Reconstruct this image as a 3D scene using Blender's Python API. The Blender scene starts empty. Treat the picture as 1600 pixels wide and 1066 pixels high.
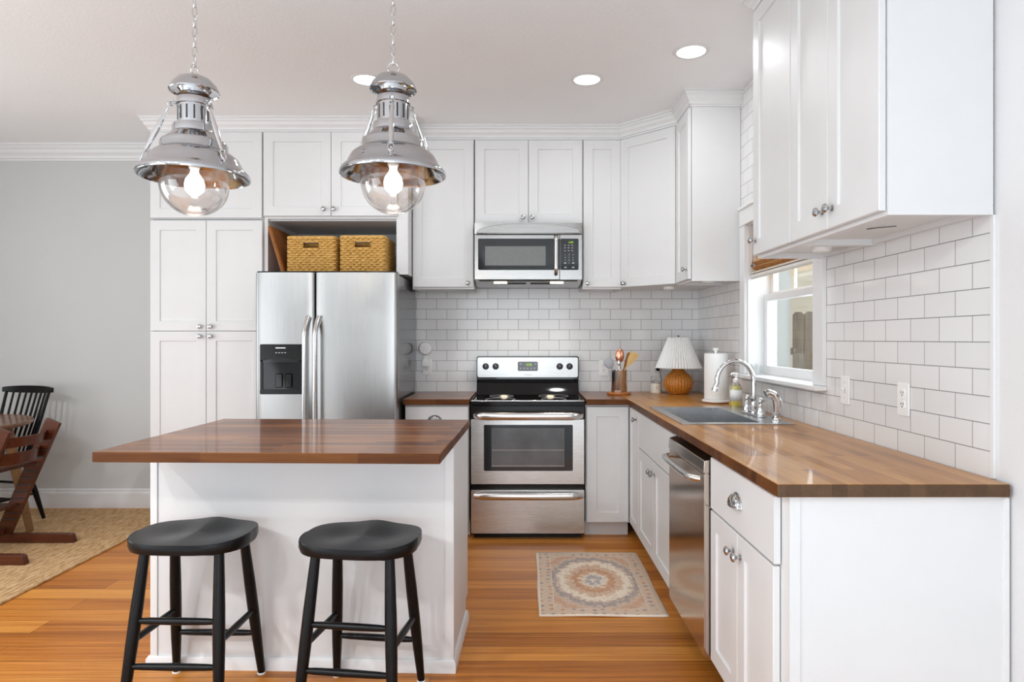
import bpy, bmesh, math, random
from mathutils import Vector, Matrix

random.seed(7)
scene = bpy.context.scene
COL = scene.collection
PI = math.pi
R = math.radians

# ------------------------------------------------------------------ camera
CAM_H, FPX, VPX, VPY = 1.307, 1025.0, 814.0, 529.5     # eye height, focal length and vanishing point of the photograph
cam_d = bpy.data.cameras.new('camera')
cam = bpy.data.objects.new('camera', cam_d)
COL.objects.link(cam)
cam.location = (0, 0, CAM_H)
cam.rotation_euler = (R(90), 0, 0)
cam_d.sensor_width = 36
cam_d.lens = FPX * 36 / 1600
cam_d.shift_x = (800 - VPX) / 1600
cam_d.shift_y = (VPY - 533) / 1600
cam_d.clip_start = 0.05
scene.camera = cam


def X(px, Y): return (px - VPX) * Y / FPX
def Z(py, Y): return CAM_H - (py - VPY) * Y / FPX


# ------------------------------------------------------------------ light of the place
scene.view_settings.view_transform = 'Standard'
scene.view_settings.look = 'None'
scene.view_settings.gamma = 1
scene.view_settings.exposure = 0.22
scene.cycles.use_denoising = True
scene.cycles.caustics_reflective = False
scene.cycles.caustics_refractive = False
scene.cycles.max_bounces = 10
scene.cycles.diffuse_bounces = 5
scene.cycles.transparent_max_bounces = 16
scene.cycles.sample_clamp_indirect = 6

world = bpy.data.worlds.new('sky')
scene.world = world
world.use_nodes = True
bg = world.node_tree.nodes['Background']
bg.inputs[0].default_value = (0.94, 0.97, 1.0, 1)
bg.inputs[1].default_value = 1.0


def area(name, loc, aim, sx, sy, power, color=(1, 1, 1), spread=PI):
    d = bpy.data.lights.new(name, 'AREA')
    d.shape = 'RECTANGLE'
    d.size, d.size_y, d.energy, d.color, d.spread = sx, sy, power, color, spread
    o = bpy.data.objects.new(name, d)
    COL.objects.link(o)
    o.location = loc
    o.rotation_euler = (Vector(aim) - Vector(loc)).to_track_quat('-Z', 'Y').to_euler()
    return o


DAY = (0.86, 0.935, 1.0)
area('daylight_rear_door', (-0.1, -4.26, 1.3), (-0.1, 0, 4.2), 2.4, 2.3, 62, DAY)
area('daylight_left_window', (-4.68, 2.75, 1.35), (0, 2.75, 2.9), 1.5, 1.7, 20, DAY)
area('daylight_left_door', (-4.68, -1.3, 1.3), (0, -1.3, 4.2), 4.2, 2.3, 68, DAY)
area('daylight_kitchen_window', (1.62, 3.39, 1.6), (0, 3.39, 1.3), 0.85, 0.9, 8, DAY)

# ------------------------------------------------------------------ materials
MATS = {}


def new_mat(name):
    m = bpy.data.materials.new(name)
    m.use_nodes = True
    nt = m.node_tree
    b = nt.nodes['Principled BSDF']
    MATS[name] = m
    return m, nt, b


def setp(b, color=None, rough=None, metal=None, spec=None, coat=None, coat_rough=None, trans=None, ior=None, aniso=None):
    if color is not None: b.inputs['Base Color'].default_value = (*color, 1)
    if rough is not None: b.inputs['Roughness'].default_value = rough
    if metal is not None: b.inputs['Metallic'].default_value = metal
    if spec is not None: b.inputs['Specular IOR Level'].default_value = spec
    if coat is not None: b.inputs['Coat Weight'].default_value = coat
    if coat_rough is not None: b.inputs['Coat Roughness'].default_value = coat_rough
    if trans is not None: b.inputs['Transmission Weight'].default_value = trans
    if ior is not None: b.inputs['IOR'].default_value = ior
    if aniso is not None: b.inputs['Anisotropic'].default_value = aniso


def N(nt, t, **kw):
    n = nt.nodes.new(t)
    for k, v in kw.items():
        setattr(n, k, v)
    return n


def L(nt, a, b): nt.links.new(a, b)


def coords(nt, scale=(1, 1, 1), loc=(0, 0, 0), rot=(0, 0, 0)):
    tc = N(nt, 'ShaderNodeTexCoord')
    mp = N(nt, 'ShaderNodeMapping')
    mp.inputs['Scale'].default_value = scale
    mp.inputs['Location'].default_value = loc
    mp.inputs['Rotation'].default_value = rot
    L(nt, tc.outputs['Object'], mp.inputs['Vector'])
    return mp.outputs['Vector']


def noise(nt, vec, scale, detail=3, rough=0.5, dist=0.0):
    n = N(nt, 'ShaderNodeTexNoise')
    n.inputs['Scale'].default_value = scale
    n.inputs['Detail'].default_value = detail
    n.inputs['Roughness'].default_value = rough
    n.inputs['Distortion'].default_value = dist
    L(nt, vec, n.inputs['Vector'])
    return n.outputs['Fac']


def ramp(nt, fac, stops, interp='LINEAR'):
    r = N(nt, 'ShaderNodeValToRGB')
    r.color_ramp.interpolation = interp
    els = r.color_ramp.elements
    while len(els) < len(stops): els.new(0.5)
    for e, (p, c) in zip(els, stops):
        e.position = p
        e.color = (*c, 1) if len(c) == 3 else c
    L(nt, fac, r.inputs['Fac'])
    return r.outputs['Color']


def mixc(nt, fac, a, b, mode='MIX'):
    m = N(nt, 'ShaderNodeMix', data_type='RGBA', blend_type=mode)
    for sock, v in ((m.inputs[0], fac), (m.inputs[6], a), (m.inputs[7], b)):
        if isinstance(v, (int, float)): sock.default_value = v
        elif isinstance(v, tuple): sock.default_value = (*v, 1)
        else: L(nt, v, sock)
    return m.outputs[2]


def mth(nt, op, a, b=None, c=None, clamp=False):
    m = N(nt, 'ShaderNodeMath', operation=op, use_clamp=clamp)
    for i, v in enumerate((a, b, c)):
        if v is None: continue
        if isinstance(v, (int, float)): m.inputs[i].default_value = v
        else: L(nt, v, m.inputs[i])
    return m.outputs[0]


def bump(nt, b, height, strength=0.2, dist=0.002):
    n = N(nt, 'ShaderNodeBump')
    n.inputs['Strength'].default_value = strength
    n.inputs['Distance'].default_value = dist
    L(nt, height, n.inputs['Height'])
    L(nt, n.outputs['Normal'], b.inputs['Normal'])


def simple(name, color, rough=0.5, metal=0.0, nscale=40, nvar=0.04, bstr=0.0, **kw):
    """A plain coloured material with a little procedural unevenness."""
    m, nt, b = new_mat(name)
    setp(b, color, rough, metal, **kw)
    v = coords(nt)
    f = noise(nt, v, nscale)
    lo = tuple(c * (1 - nvar) for c in color)
    hi = tuple(min(1, c * (1 + nvar)) for c in color)
    L(nt, ramp(nt, f, [(0.3, lo), (0.7, hi)]), b.inputs['Base Color'])
    if bstr: bump(nt, b, f, bstr)
    return m


simple('cabinet_white', (0.735, 0.737, 0.737), 0.42, nscale=8, nvar=0.01)
simple('trim_white', (0.78, 0.78, 0.78), 0.4, nscale=8, nvar=0.01)
simple('white_plastic', (0.88, 0.88, 0.87), 0.35, nvar=0.01)
simple('white_ceramic', (0.85, 0.85, 0.83), 0.2, nvar=0.01)
simple('dark_slot', (0.03, 0.03, 0.03), 0.6)
simple('black_paint', (0.005, 0.005, 0.0055), 0.30, nscale=60, nvar=0.25, spec=0.22)
simple('black_gloss', (0.006, 0.006, 0.007), 0.06, nvar=0.1, spec=0.4)
simple('knob_chrome', (0.50, 0.505, 0.51), 0.07, 1.0, nvar=0.01)
simple('black_plastic', (0.007, 0.006, 0.006), 0.17, nvar=0.1, spec=0.3)
simple('glass_black', (0.014, 0.016, 0.018), 0.07, nvar=0.05)
simple('grey_mesh_glass', (0.17, 0.175, 0.17), 0.16, nvar=0.05)
simple('oven_dark', (0.09, 0.09, 0.092), 0.12, nvar=0.3, nscale=5)
simple('fridge_side', (0.075, 0.076, 0.08), 0.16, nscale=200, nvar=0.15)
simple('chrome', (0.72, 0.725, 0.73), 0.06, 1.0, nvar=0.01)
simple('pendant_chrome', (0.53, 0.54, 0.56), 0.09, 1.0, nvar=0.01)
simple('handle_steel', (0.72, 0.71, 0.70), 0.2, 1.0, nvar=0.02)
simple('sink_steel', (0.60, 0.61, 0.62), 0.3, 1.0, nscale=60, nvar=0.06)
simple('copper', (0.75, 0.33, 0.2), 0.2, 1.0, nvar=0.05)
simple('grey_silicone', (0.42, 0.43, 0.46), 0.5, nvar=0.03)
simple('paper', (0.86, 0.86, 0.85), 0.85, nscale=90, nvar=0.02, bstr=0.15)
simple('wax', (0.78, 0.74, 0.64), 0.4, nvar=0.03)
simple('soap', (0.85, 0.62, 0.02), 0.15, nvar=0.05)
simple('soap_film', (0.76, 0.70, 0.22), 0.12, nvar=0.05)
simple('cord_grey', (0.12, 0.13, 0.14), 0.5)
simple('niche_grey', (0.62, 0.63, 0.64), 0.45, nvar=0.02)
simple('roman_shade_white', (0.75, 0.73, 0.68), 0.8, nvar=0.04)
simple('button_grey', (0.62, 0.64, 0.66), 0.5)
simple('logo_grey', (0.25, 0.25, 0.25), 0.4)


def steel(name, axis, base=(0.58, 0.575, 0.565), rough=0.27):
    """Brushed stainless: fine streaks along one axis."""
    m, nt, b = new_mat(name)
    setp(b, base, rough, 1.0)
    sc = [900, 900, 900]
    sc[axis] = 4
    f = noise(nt, coords(nt, tuple(sc)), 1.0, 2)
    L(nt, ramp(nt, f, [(0.25, tuple(c * 0.93 for c in base)), (0.75, tuple(min(1, c * 1.06) for c in base))]), b.inputs['Base Color'])
    L(nt, mth(nt, 'MULTIPLY_ADD', f, 0.14, rough - 0.07), b.inputs['Roughness'])
    w = noise(nt, coords(nt), 2.2, 1)
    bump(nt, b, w, 0.35, 0.01)
    return m


steel('steel_horizontal', 0)
steel('steel_small', 0, (0.43, 0.425, 0.415), 0.27)
steel('steel_vertical', 2, (0.37, 0.366, 0.36), 0.3)
steel('steel_dishwasher', 2, (0.60, 0.52, 0.45), 0.17)


def painted_wall(name, color, bscale, bstr, rough=0.75):
    m, nt, b = new_mat(name)
    setp(b, color, rough, spec=0.3)
    v = coords(nt)
    f = noise(nt, v, bscale, 4, 0.6)
    big = noise(nt, v, 1.3, 2)
    L(nt, ramp(nt, big, [(0.3, tuple(c * 0.985 for c in color)), (0.7, tuple(min(1, c * 1.015) for c in color))]), b.inputs['Base Color'])
    bump(nt, b, f, bstr, 0.004)
    return m


painted_wall('pale_bounce', (0.74, 0.745, 0.76), 200, 0.5, 0.95)
painted_wall('wall_grey', (0.60, 0.60, 0.59), 140, 0.10)
painted_wall('wall_white', (0.74, 0.74, 0.745), 160, 0.14)
painted_wall('ceiling_white', (0.92, 0.925, 0.93), 60, 0.45)


def tile_mat(name, use_y, phase):
    m, nt, b = new_mat(name)
    setp(b, (0.78, 0.78, 0.78), 0.1)
    tc = N(nt, 'ShaderNodeTexCoord')
    sp = N(nt, 'ShaderNodeSeparateXYZ')
    L(nt, tc.outputs['Object'], sp.inputs[0])
    cb = N(nt, 'ShaderNodeCombineXYZ')
    L(nt, mth(nt, 'SUBTRACT', sp.outputs['Y' if use_y else 'X'], phase), cb.inputs[0])
    L(nt, mth(nt, 'SUBTRACT', sp.outputs['Z'], 0.9883), cb.inputs[1])
    br = N(nt, 'ShaderNodeTexBrick')
    br.offset, br.offset_frequency = 0.5, 2
    for k, v in (('Scale', 1), ('Mortar Size', 0.0014), ('Mortar Smooth', 0.1), ('Bias', 0), ('Brick Width', 0.153), ('Row Height', 0.0773)):
        br.inputs[k].default_value = v
    br.inputs['Color1'].default_value = (0.76, 0.76, 0.76, 1)
    br.inputs['Color2'].default_value = (0.80, 0.80, 0.80, 1)
    br.inputs['Mortar'].default_value = (0.22, 0.22, 0.225, 1)
    L(nt, cb.outputs[0], br.inputs['Vector'])
    L(nt, br.outputs['Color'], b.inputs['Base Color'])
    L(nt, mth(nt, 'MULTIPLY_ADD', br.outputs['Fac'], 0.7, 0.1), b.inputs['Roughness'])
    wv = noise(nt, cb.outputs[0], 9, 2)
    h = mth(nt, 'SUBTRACT', mth(nt, 'MULTIPLY', wv, 0.5), br.outputs['Fac'])
    bump(nt, b, h, 0.35, 0.0015)
    return m


tile_mat('subway_tile_back', False, -0.0192)
tile_mat('subway_tile_right', True, 2.003)


def stave_wood(name, grain, cols, rough=0.35, coat=1.0, sw=0.042, sl=0.55, gscale=1.0):
    """Butcher block: long staves laid side by side, each its own tone, fine grain along them. grain: 0 = X, 1 = Y."""
    m, nt, b = new_mat(name)
    setp(b, cols[0], rough, spec=0.15, coat=coat, coat_rough=0.05)
    rot = ((0, 0, 0), (0, 0, R(-90)), (0, R(90), 0))[grain]
    v = coords(nt, rot=rot)
    br = N(nt, 'ShaderNodeTexBrick')
    br.offset, br.offset_frequency = 0.41, 3
    for k, val in (('Scale', 1), ('Mortar Size', 0.0003), ('Mortar Smooth', 0.3), ('Bias', 0), ('Brick Width', sl), ('Row Height', sw)):
        br.inputs[k].default_value = val
    br.inputs['Color1'].default_value = (0, 0, 0, 1)
    br.inputs['Color2'].default_value = (1, 1, 1, 1)
    br.inputs['Mortar'].default_value = (0.2, 0.2, 0.2, 1)
    L(nt, v, br.inputs['Vector'])
    st = N(nt, 'ShaderNodeMapping')
    st.inputs['Scale'].default_value = (3 * gscale, 60 * gscale, 60 * gscale)
    L(nt, v, st.inputs['Vector'])
    g = noise(nt, st.outputs[0], 1.0, 5, 0.65, 0.6)
    g2 = noise(nt, v, 3.0, 2)
    bw = N(nt, 'ShaderNodeRGBToBW')
    L(nt, br.outputs['Color'], bw.inputs[0])
    t = mth(nt, 'ADD', mth(nt, 'MULTIPLY_ADD', bw.outputs[0], 0.33, 0.07), mth(nt, 'MULTIPLY', g, 0.60))
    t = mth(nt, 'ADD', t, mth(nt, 'MULTIPLY_ADD', g2, 0.4, -0.22))
    L(nt, ramp(nt, t, [(0.12, cols[0]), (0.45, cols[1]), (0.85, cols[2])]), b.inputs['Base Color'])
    bump(nt, b, g, 0.05, 0.0006)
    return m


BB = [(0.035, 0.008, 0.0015), (0.155, 0.045, 0.008), (0.40, 0.155, 0.032)]
stave_wood('butcher_block_across', 0, BB, coat=0.38)
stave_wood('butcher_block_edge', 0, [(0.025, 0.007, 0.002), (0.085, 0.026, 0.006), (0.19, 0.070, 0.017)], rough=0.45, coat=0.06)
stave_wood('butcher_block_end', 1, [(0.045, 0.022, 0.010), (0.085, 0.045, 0.022), (0.13, 0.072, 0.036)], coat=0.3)
stave_wood('butcher_block_along', 1, [(0.13, 0.045, 0.010), (0.42, 0.175, 0.035), (0.62, 0.31, 0.085)], coat=0.32)
stave_wood('table_wood', 0, [(0.10, 0.04, 0.018), (0.19, 0.085, 0.04), (0.28, 0.14, 0.07)], rough=0.3, coat=0.2, sw=0.09, sl=2)
stave_wood('board_wood', 1, [(0.17, 0.055, 0.012), (0.34, 0.125, 0.03), (0.48, 0.2, 0.055)], rough=0.35, coat=0.1)
stave_wood('walnut', 0, [(0.035, 0.010, 0.005), (0.095, 0.027, 0.012), (0.19, 0.065, 0.028)], rough=0.28, coat=0.25, sw=0.3, sl=3)
stave_wood('leg_wood', 0, [(0.16, 0.08, 0.035), (0.26, 0.14, 0.06), (0.34, 0.2, 0.1)], rough=0.4, coat=0.1, sw=0.3, sl=3)
stave_wood('spoon_wood', 0, [(0.22, 0.08, 0.03), (0.33, 0.13, 0.05), (0.42, 0.19, 0.08)], rough=0.5, coat=0, sw=0.3, sl=3)
stave_wood('bamboo', 0, [(0.62, 0.40, 0.15), (0.72, 0.49, 0.2), (0.8, 0.58, 0.28)], rough=0.5, coat=0, sw=0.3, sl=3)
stave_wood('coaster_wood', 0, [(0.28, 0.08, 0.015), (0.45, 0.15, 0.03), (0.55, 0.2, 0.05)], rough=0.25, coat=0.3, sw=0.3, sl=3)
stave_wood('fence_wood', 2, [(0.10, 0.08, 0.055), (0.33, 0.27, 0.195), (0.52, 0.45, 0.34)], rough=0.85, coat=0, sw=0.3, sl=3, gscale=0.7)


def floor_mat():
    m, nt, b = new_mat('bamboo_floor')
    setp(b, (0.4, 0.18, 0.05), 0.38, spec=0.28, coat=0.04, coat_rough=0.15)
    v = coords(nt, loc=(0.35, 0.03, 0))
    br = N(nt, 'ShaderNodeTexBrick')
    br.offset, br.offset_frequency = 0.37, 2
    for k, val in (('Scale', 1), ('Mortar Size', 0.0011), ('Mortar Smooth', 0.2), ('Bias', 0), ('Brick Width', 1.83), ('Row Height', 0.128)):
        br.inputs[k].default_value = val
    br.inputs['Color1'].default_value = (0, 0, 0, 1)
    br.inputs['Color2'].default_value = (1, 1, 1, 1)
    br.inputs['Mortar'].default_value = (0.5, 0.5, 0.5, 1)
    L(nt, v, br.inputs['Vector'])
    bw = N(nt, 'ShaderNodeRGBToBW')
    L(nt, br.outputs['Color'], bw.inputs[0])
    st = N(nt, 'ShaderNodeMapping')
    st.inputs['Scale'].default_value = (1.6, 75, 1)
    L(nt, v, st.inputs['Vector'])
    g = noise(nt, st.outputs[0], 1.0, 4, 0.6, 0.4)
    st2 = N(nt, 'ShaderNodeMapping')
    st2.inputs['Scale'].default_value = (0.5, 11, 1)
    L(nt, v, st2.inputs['Vector'])
    g2 = noise(nt, st2.outputs[0], 1.0, 3, 0.5)
    t = mth(nt, 'ADD', mth(nt, 'MULTIPLY', bw.outputs[0], 0.22), mth(nt, 'MULTIPLY', g, 0.54))
    t = mth(nt, 'ADD', t, mth(nt, 'MULTIPLY', g2, 0.30))
    c = ramp(nt, t, [(0.28, (0.20, 0.050, 0.006)), (0.5, (0.54, 0.185, 0.028)), (0.74, (0.80, 0.36, 0.075))])
    c = mixc(nt, br.outputs['Fac'], c, (0.05, 0.016, 0.006))
    L(nt, c, b.inputs['Base Color'])
    h = mth(nt, 'SUBTRACT', mth(nt, 'MULTIPLY', g, 0.15), br.outputs['Fac'])
    bump(nt, b, h, 0.12, 0.001)
    return m


floor_mat()


def jute_mat():
    m, nt, b = new_mat('jute')
    setp(b, (0.5, 0.36, 0.2), 0.95, spec=0.1)
    v = coords(nt)
    w = N(nt, 'ShaderNodeTexWave', wave_type='BANDS', bands_direction='X')
    w.inputs['Scale'].default_value = 9
    w.inputs['Distortion'].default_value = 1.2
    w.inputs['Detail'].default_value = 3
    w.inputs['Detail Scale'].default_value = 4
    L(nt, v, w.inputs['Vector'])
    st = N(nt, 'ShaderNodeMapping')
    st.inputs['Scale'].default_value = (90, 14, 1)
    st.inputs['Rotation'].default_value = (0, 0, R(14))
    L(nt, v, st.inputs['Vector'])
    f = noise(nt, st.outputs[0], 1.0, 5, 0.75)
    st2 = N(nt, 'ShaderNodeMapping')
    st2.inputs['Scale'].default_value = (40, 9, 1)
    st2.inputs['Rotation'].default_value = (0, 0, R(-16))
    L(nt, v, st2.inputs['Vector'])
    f2 = noise(nt, st2.outputs[0], 1.0, 4, 0.7)
    t = mth(nt, 'ADD', mth(nt, 'MULTIPLY', w.outputs['Fac'], 0.04), mth(nt, 'ADD', mth(nt, 'MULTIPLY', f, 0.62), mth(nt, 'MULTIPLY', f2, 0.33)))
    L(nt, ramp(nt, t, [(0.34, (0.22, 0.10, 0.035)), (0.5, (0.60, 0.375, 0.185)), (0.66, (0.84, 0.63, 0.40))]), b.inputs['Base Color'])
    bump(nt, b, t, 1.0, 0.006)
    return m


jute_mat()


def rug_mat():
    """Faded oriental pattern: border bands, corner fields, a scalloped medallion; object space, centre at the rug's middle."""
    m, nt, b = new_mat('printed_rug')
    setp(b, (0.6, 0.5, 0.4), 0.95, spec=0.1)
    tc = N(nt, 'ShaderNodeTexCoord')
    sp = N(nt, 'ShaderNodeSeparateXYZ')
    L(nt, tc.outputs['Object'], sp.inputs[0])
    x = mth(nt, 'DIVIDE', sp.outputs[0], 0.305)
    y = mth(nt, 'DIVIDE', sp.outputs[1], 0.457)
    ax, ay = mth(nt, 'ABSOLUTE', x), mth(nt, 'ABSOLUTE', y)
    # distance to the edge in metres
    ex = mth(nt, 'MULTIPLY', mth(nt, 'SUBTRACT', 1, ax), 0.305)
    ey = mth(nt, 'MULTIPLY', mth(nt, 'SUBTRACT', 1, ay), 0.457)
    e = mth(nt, 'MINIMUM', ex, ey)
    v = tc.outputs['Object']
    ang = mth(nt, 'ARCTAN2', y, x)
    rr = mth(nt, 'SQRT', mth(nt, 'ADD', mth(nt, 'MULTIPLY', x, x), mth(nt, 'MULTIPLY', y, y)))
    sc = mth(nt, 'MULTIPLY', mth(nt, 'ABSOLUTE', mth(nt, 'SINE', mth(nt, 'MULTIPLY', ang, 8))), 0.035)
    r2 = mth(nt, 'SUBTRACT', rr, sc)
    nz = noise(nt, v, 34, 5, 0.7)
    n2 = noise(nt, v, 75, 3, 0.6)
    r2 = mth(nt, 'ADD', r2, mth(nt, 'ADD', mth(nt, 'MULTIPLY_ADD', nz, 0.34, -0.17), mth(nt, 'MULTIPLY_ADD', n2, 0.20, -0.10)))
    beige, cream, rust, blue, tan = (0.62, 0.48, 0.37), (0.76, 0.66, 0.54), (0.52, 0.25, 0.14), (0.31, 0.275, 0.275), (0.58, 0.39, 0.26)
    med = ramp(nt, r2, [(0.0, cream), (0.07, blue), (0.11, (0.5, 0.47, 0.44)), (0.18, cream), (0.23, tan), (0.33, rust), (0.37, beige), (0.44, tan), (0.50, cream),
                        (0.585, cream), (0.62, beige), (0.70, blue), (0.78, beige), (0.88, (0.56, 0.33, 0.22)), (1.0, beige)])
    vo = N(nt, 'ShaderNodeTexVoronoi', feature='F1', distance='MANHATTAN')
    vo.inputs['Scale'].default_value = 62
    L(nt, v, vo.inputs['Vector'])
    spot = ramp(nt, vo.outputs['Distance'], [(0.26, (1, 1, 1)), (0.42, (0, 0, 0))])
    sep = N(nt, 'ShaderNodeSeparateColor')
    L(nt, vo.outputs['Color'], sep.inputs[0])
    spotc = ramp(nt, sep.outputs[0], [(0.0, blue), (0.25, cream), (0.45, rust), (0.6, cream), (0.8, tan), (0.92, (0.22, 0.2, 0.2))], 'CONSTANT')
    field = mixc(nt, mth(nt, 'MULTIPLY', spot, 0.7), med, spotc)
    # border: motifs marching round
    vb = N(nt, 'ShaderNodeTexVoronoi', feature='F1')
    vb.inputs['Scale'].default_value = 20
    vb.inputs['Randomness'].default_value = 0.35
    L(nt, v, vb.inputs['Vector'])
    bs = ramp(nt, vb.outputs['Distance'], [(0.16, (1, 1, 1)), (0.3, (0, 0, 0))])
    sep2 = N(nt, 'ShaderNodeSeparateColor')
    L(nt, vb.outputs['Color'], sep2.inputs[0])
    bc = ramp(nt, sep2.outputs[0], [(0, blue), (0.4, rust), (0.7, (0.24, 0.2, 0.2))], 'CONSTANT')
    border = mixc(nt, mth(nt, 'MULTIPLY', bs, 0.75), beige, bc)
    isb = ramp(nt, mth(nt, 'MULTIPLY', e, 10), [(0.0, (0, 0, 0)), (0.13, (1, 1, 1)), (0.72, (1, 1, 1)), (0.76, (0.5, 0.5, 0.5)), (0.80, (0, 0, 0))], 'CONSTANT')
    inner = ramp(nt, mth(nt, 'MULTIPLY', e, 10), [(0.0, (0, 0, 0)), (0.80, (1, 1, 1))], 'CONSTANT')
    c = mixc(nt, isb, cream, border)
    c = mixc(nt, inner, c, field)
    fine = noise(nt, v, 260, 2, 0.6)
    c = mixc(nt, 0.5, c, ramp(nt, fine, [(0.3, (1.1, 1.1, 1.1)), (0.7, (1.7, 1.7, 1.7))]), 'MULTIPLY')
    L(nt, c, b.inputs['Base Color'])
    bump(nt, b, fine, 0.3, 0.002)
    return m


rug_mat()


def weave_mat(name, cols, sx, sz, rough=0.6):
    m, nt, b = new_mat(name)
    setp(b, cols[1], rough)
    v = coords(nt, (sx, sx, sz))
    f = noise(nt, v, 1.0, 3, 0.6)
    L(nt, ramp(nt, f, [(0.25, cols[0]), (0.5, cols[1]), (0.75, cols[2])]), b.inputs['Base Color'])
    bump(nt, b, f, 0.4, 0.002)
    return m


weave_mat('seagrass', [(0.30, 0.14, 0.025), (0.64, 0.36, 0.085), (0.85, 0.58, 0.22)], 60, 160)
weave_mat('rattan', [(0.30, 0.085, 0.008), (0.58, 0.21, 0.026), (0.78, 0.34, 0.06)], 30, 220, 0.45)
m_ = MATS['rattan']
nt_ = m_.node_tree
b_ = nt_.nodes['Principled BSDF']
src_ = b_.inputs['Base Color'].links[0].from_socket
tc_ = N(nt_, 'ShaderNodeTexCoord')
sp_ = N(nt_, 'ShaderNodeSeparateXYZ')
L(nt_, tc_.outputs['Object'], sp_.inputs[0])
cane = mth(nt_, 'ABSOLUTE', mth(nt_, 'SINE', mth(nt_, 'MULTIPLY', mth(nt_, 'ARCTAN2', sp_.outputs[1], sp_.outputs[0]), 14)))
L(nt_, mixc(nt_, ramp(nt_, cane, [(0.12, (1, 1, 1)), (0.4, (0, 0, 0))]), src_, (0.20, 0.055, 0.008)), b_.inputs['Base Color'])   # shade painted dark into the grooves between the canes
weave_mat('bamboo_shade', [(0.22, 0.09, 0.03), (0.52, 0.27, 0.10), (0.70, 0.43, 0.19)], 15, 260, 0.7)


def emit(name, color, strength):
    m = bpy.data.materials.new(name)
    m.use_nodes = True
    nt = m.node_tree
    nt.nodes.clear()
    e = N(nt, 'ShaderNodeEmission')
    e.inputs[0].default_value = (*color, 1)
    e.inputs[1].default_value = strength
    o = N(nt, 'ShaderNodeOutputMaterial')
    L(nt, e.outputs[0], o.inputs[0])
    MATS[name] = m


emit('can_light', (1, 0.985, 0.96), 6)
emit('bulb_light', (1, 0.93, 0.83), 8)
emit('hood_light', (1, 0.86, 0.62), 5)
emit('led_green', (0.42, 0.75, 0.06), 1.1)


def thin_glass(name, tint, gloss=0.05, edge=0.6, blend=0.25):
    """Thin clear glass: mostly see-through, mirror-like towards the rim."""
    m = bpy.data.materials.new(name)
    m.use_nodes = True
    nt = m.node_tree
    nt.nodes.clear()
    t = N(nt, 'ShaderNodeBsdfTransparent')
    t.inputs[0].default_value = (*tint, 1)
    g = N(nt, 'ShaderNodeBsdfGlossy')
    g.inputs['Roughness'].default_value = 0.02
    g.inputs[0].default_value = (0.95, 0.95, 0.95, 1)
    lw = N(nt, 'ShaderNodeLayerWeight')
    lw.inputs[0].default_value = blend
    f = mth(nt, 'MULTIPLY_ADD', lw.outputs['Facing'], edge, gloss, True)
    mx = N(nt, 'ShaderNodeMixShader')
    L(nt, f, mx.inputs[0])
    L(nt, t.outputs[0], mx.inputs[1])
    L(nt, g.outputs[0], mx.inputs[2])
    o = N(nt, 'ShaderNodeOutputMaterial')
    L(nt, mx.outputs[0], o.inputs[0])
    MATS[name] = m


thin_glass('globe_glass', (0.955, 0.935, 0.92), 0.05, 0.75, 0.35)
thin_glass('pane_glass', (0.97, 0.98, 0.98), 0.02, 0.3, 0.15)
thin_glass('tumbler_glass', (0.93, 0.94, 0.94), 0.06, 0.7, 0.4)

# ------------------------------------------------------------------ mesh builder


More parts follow.
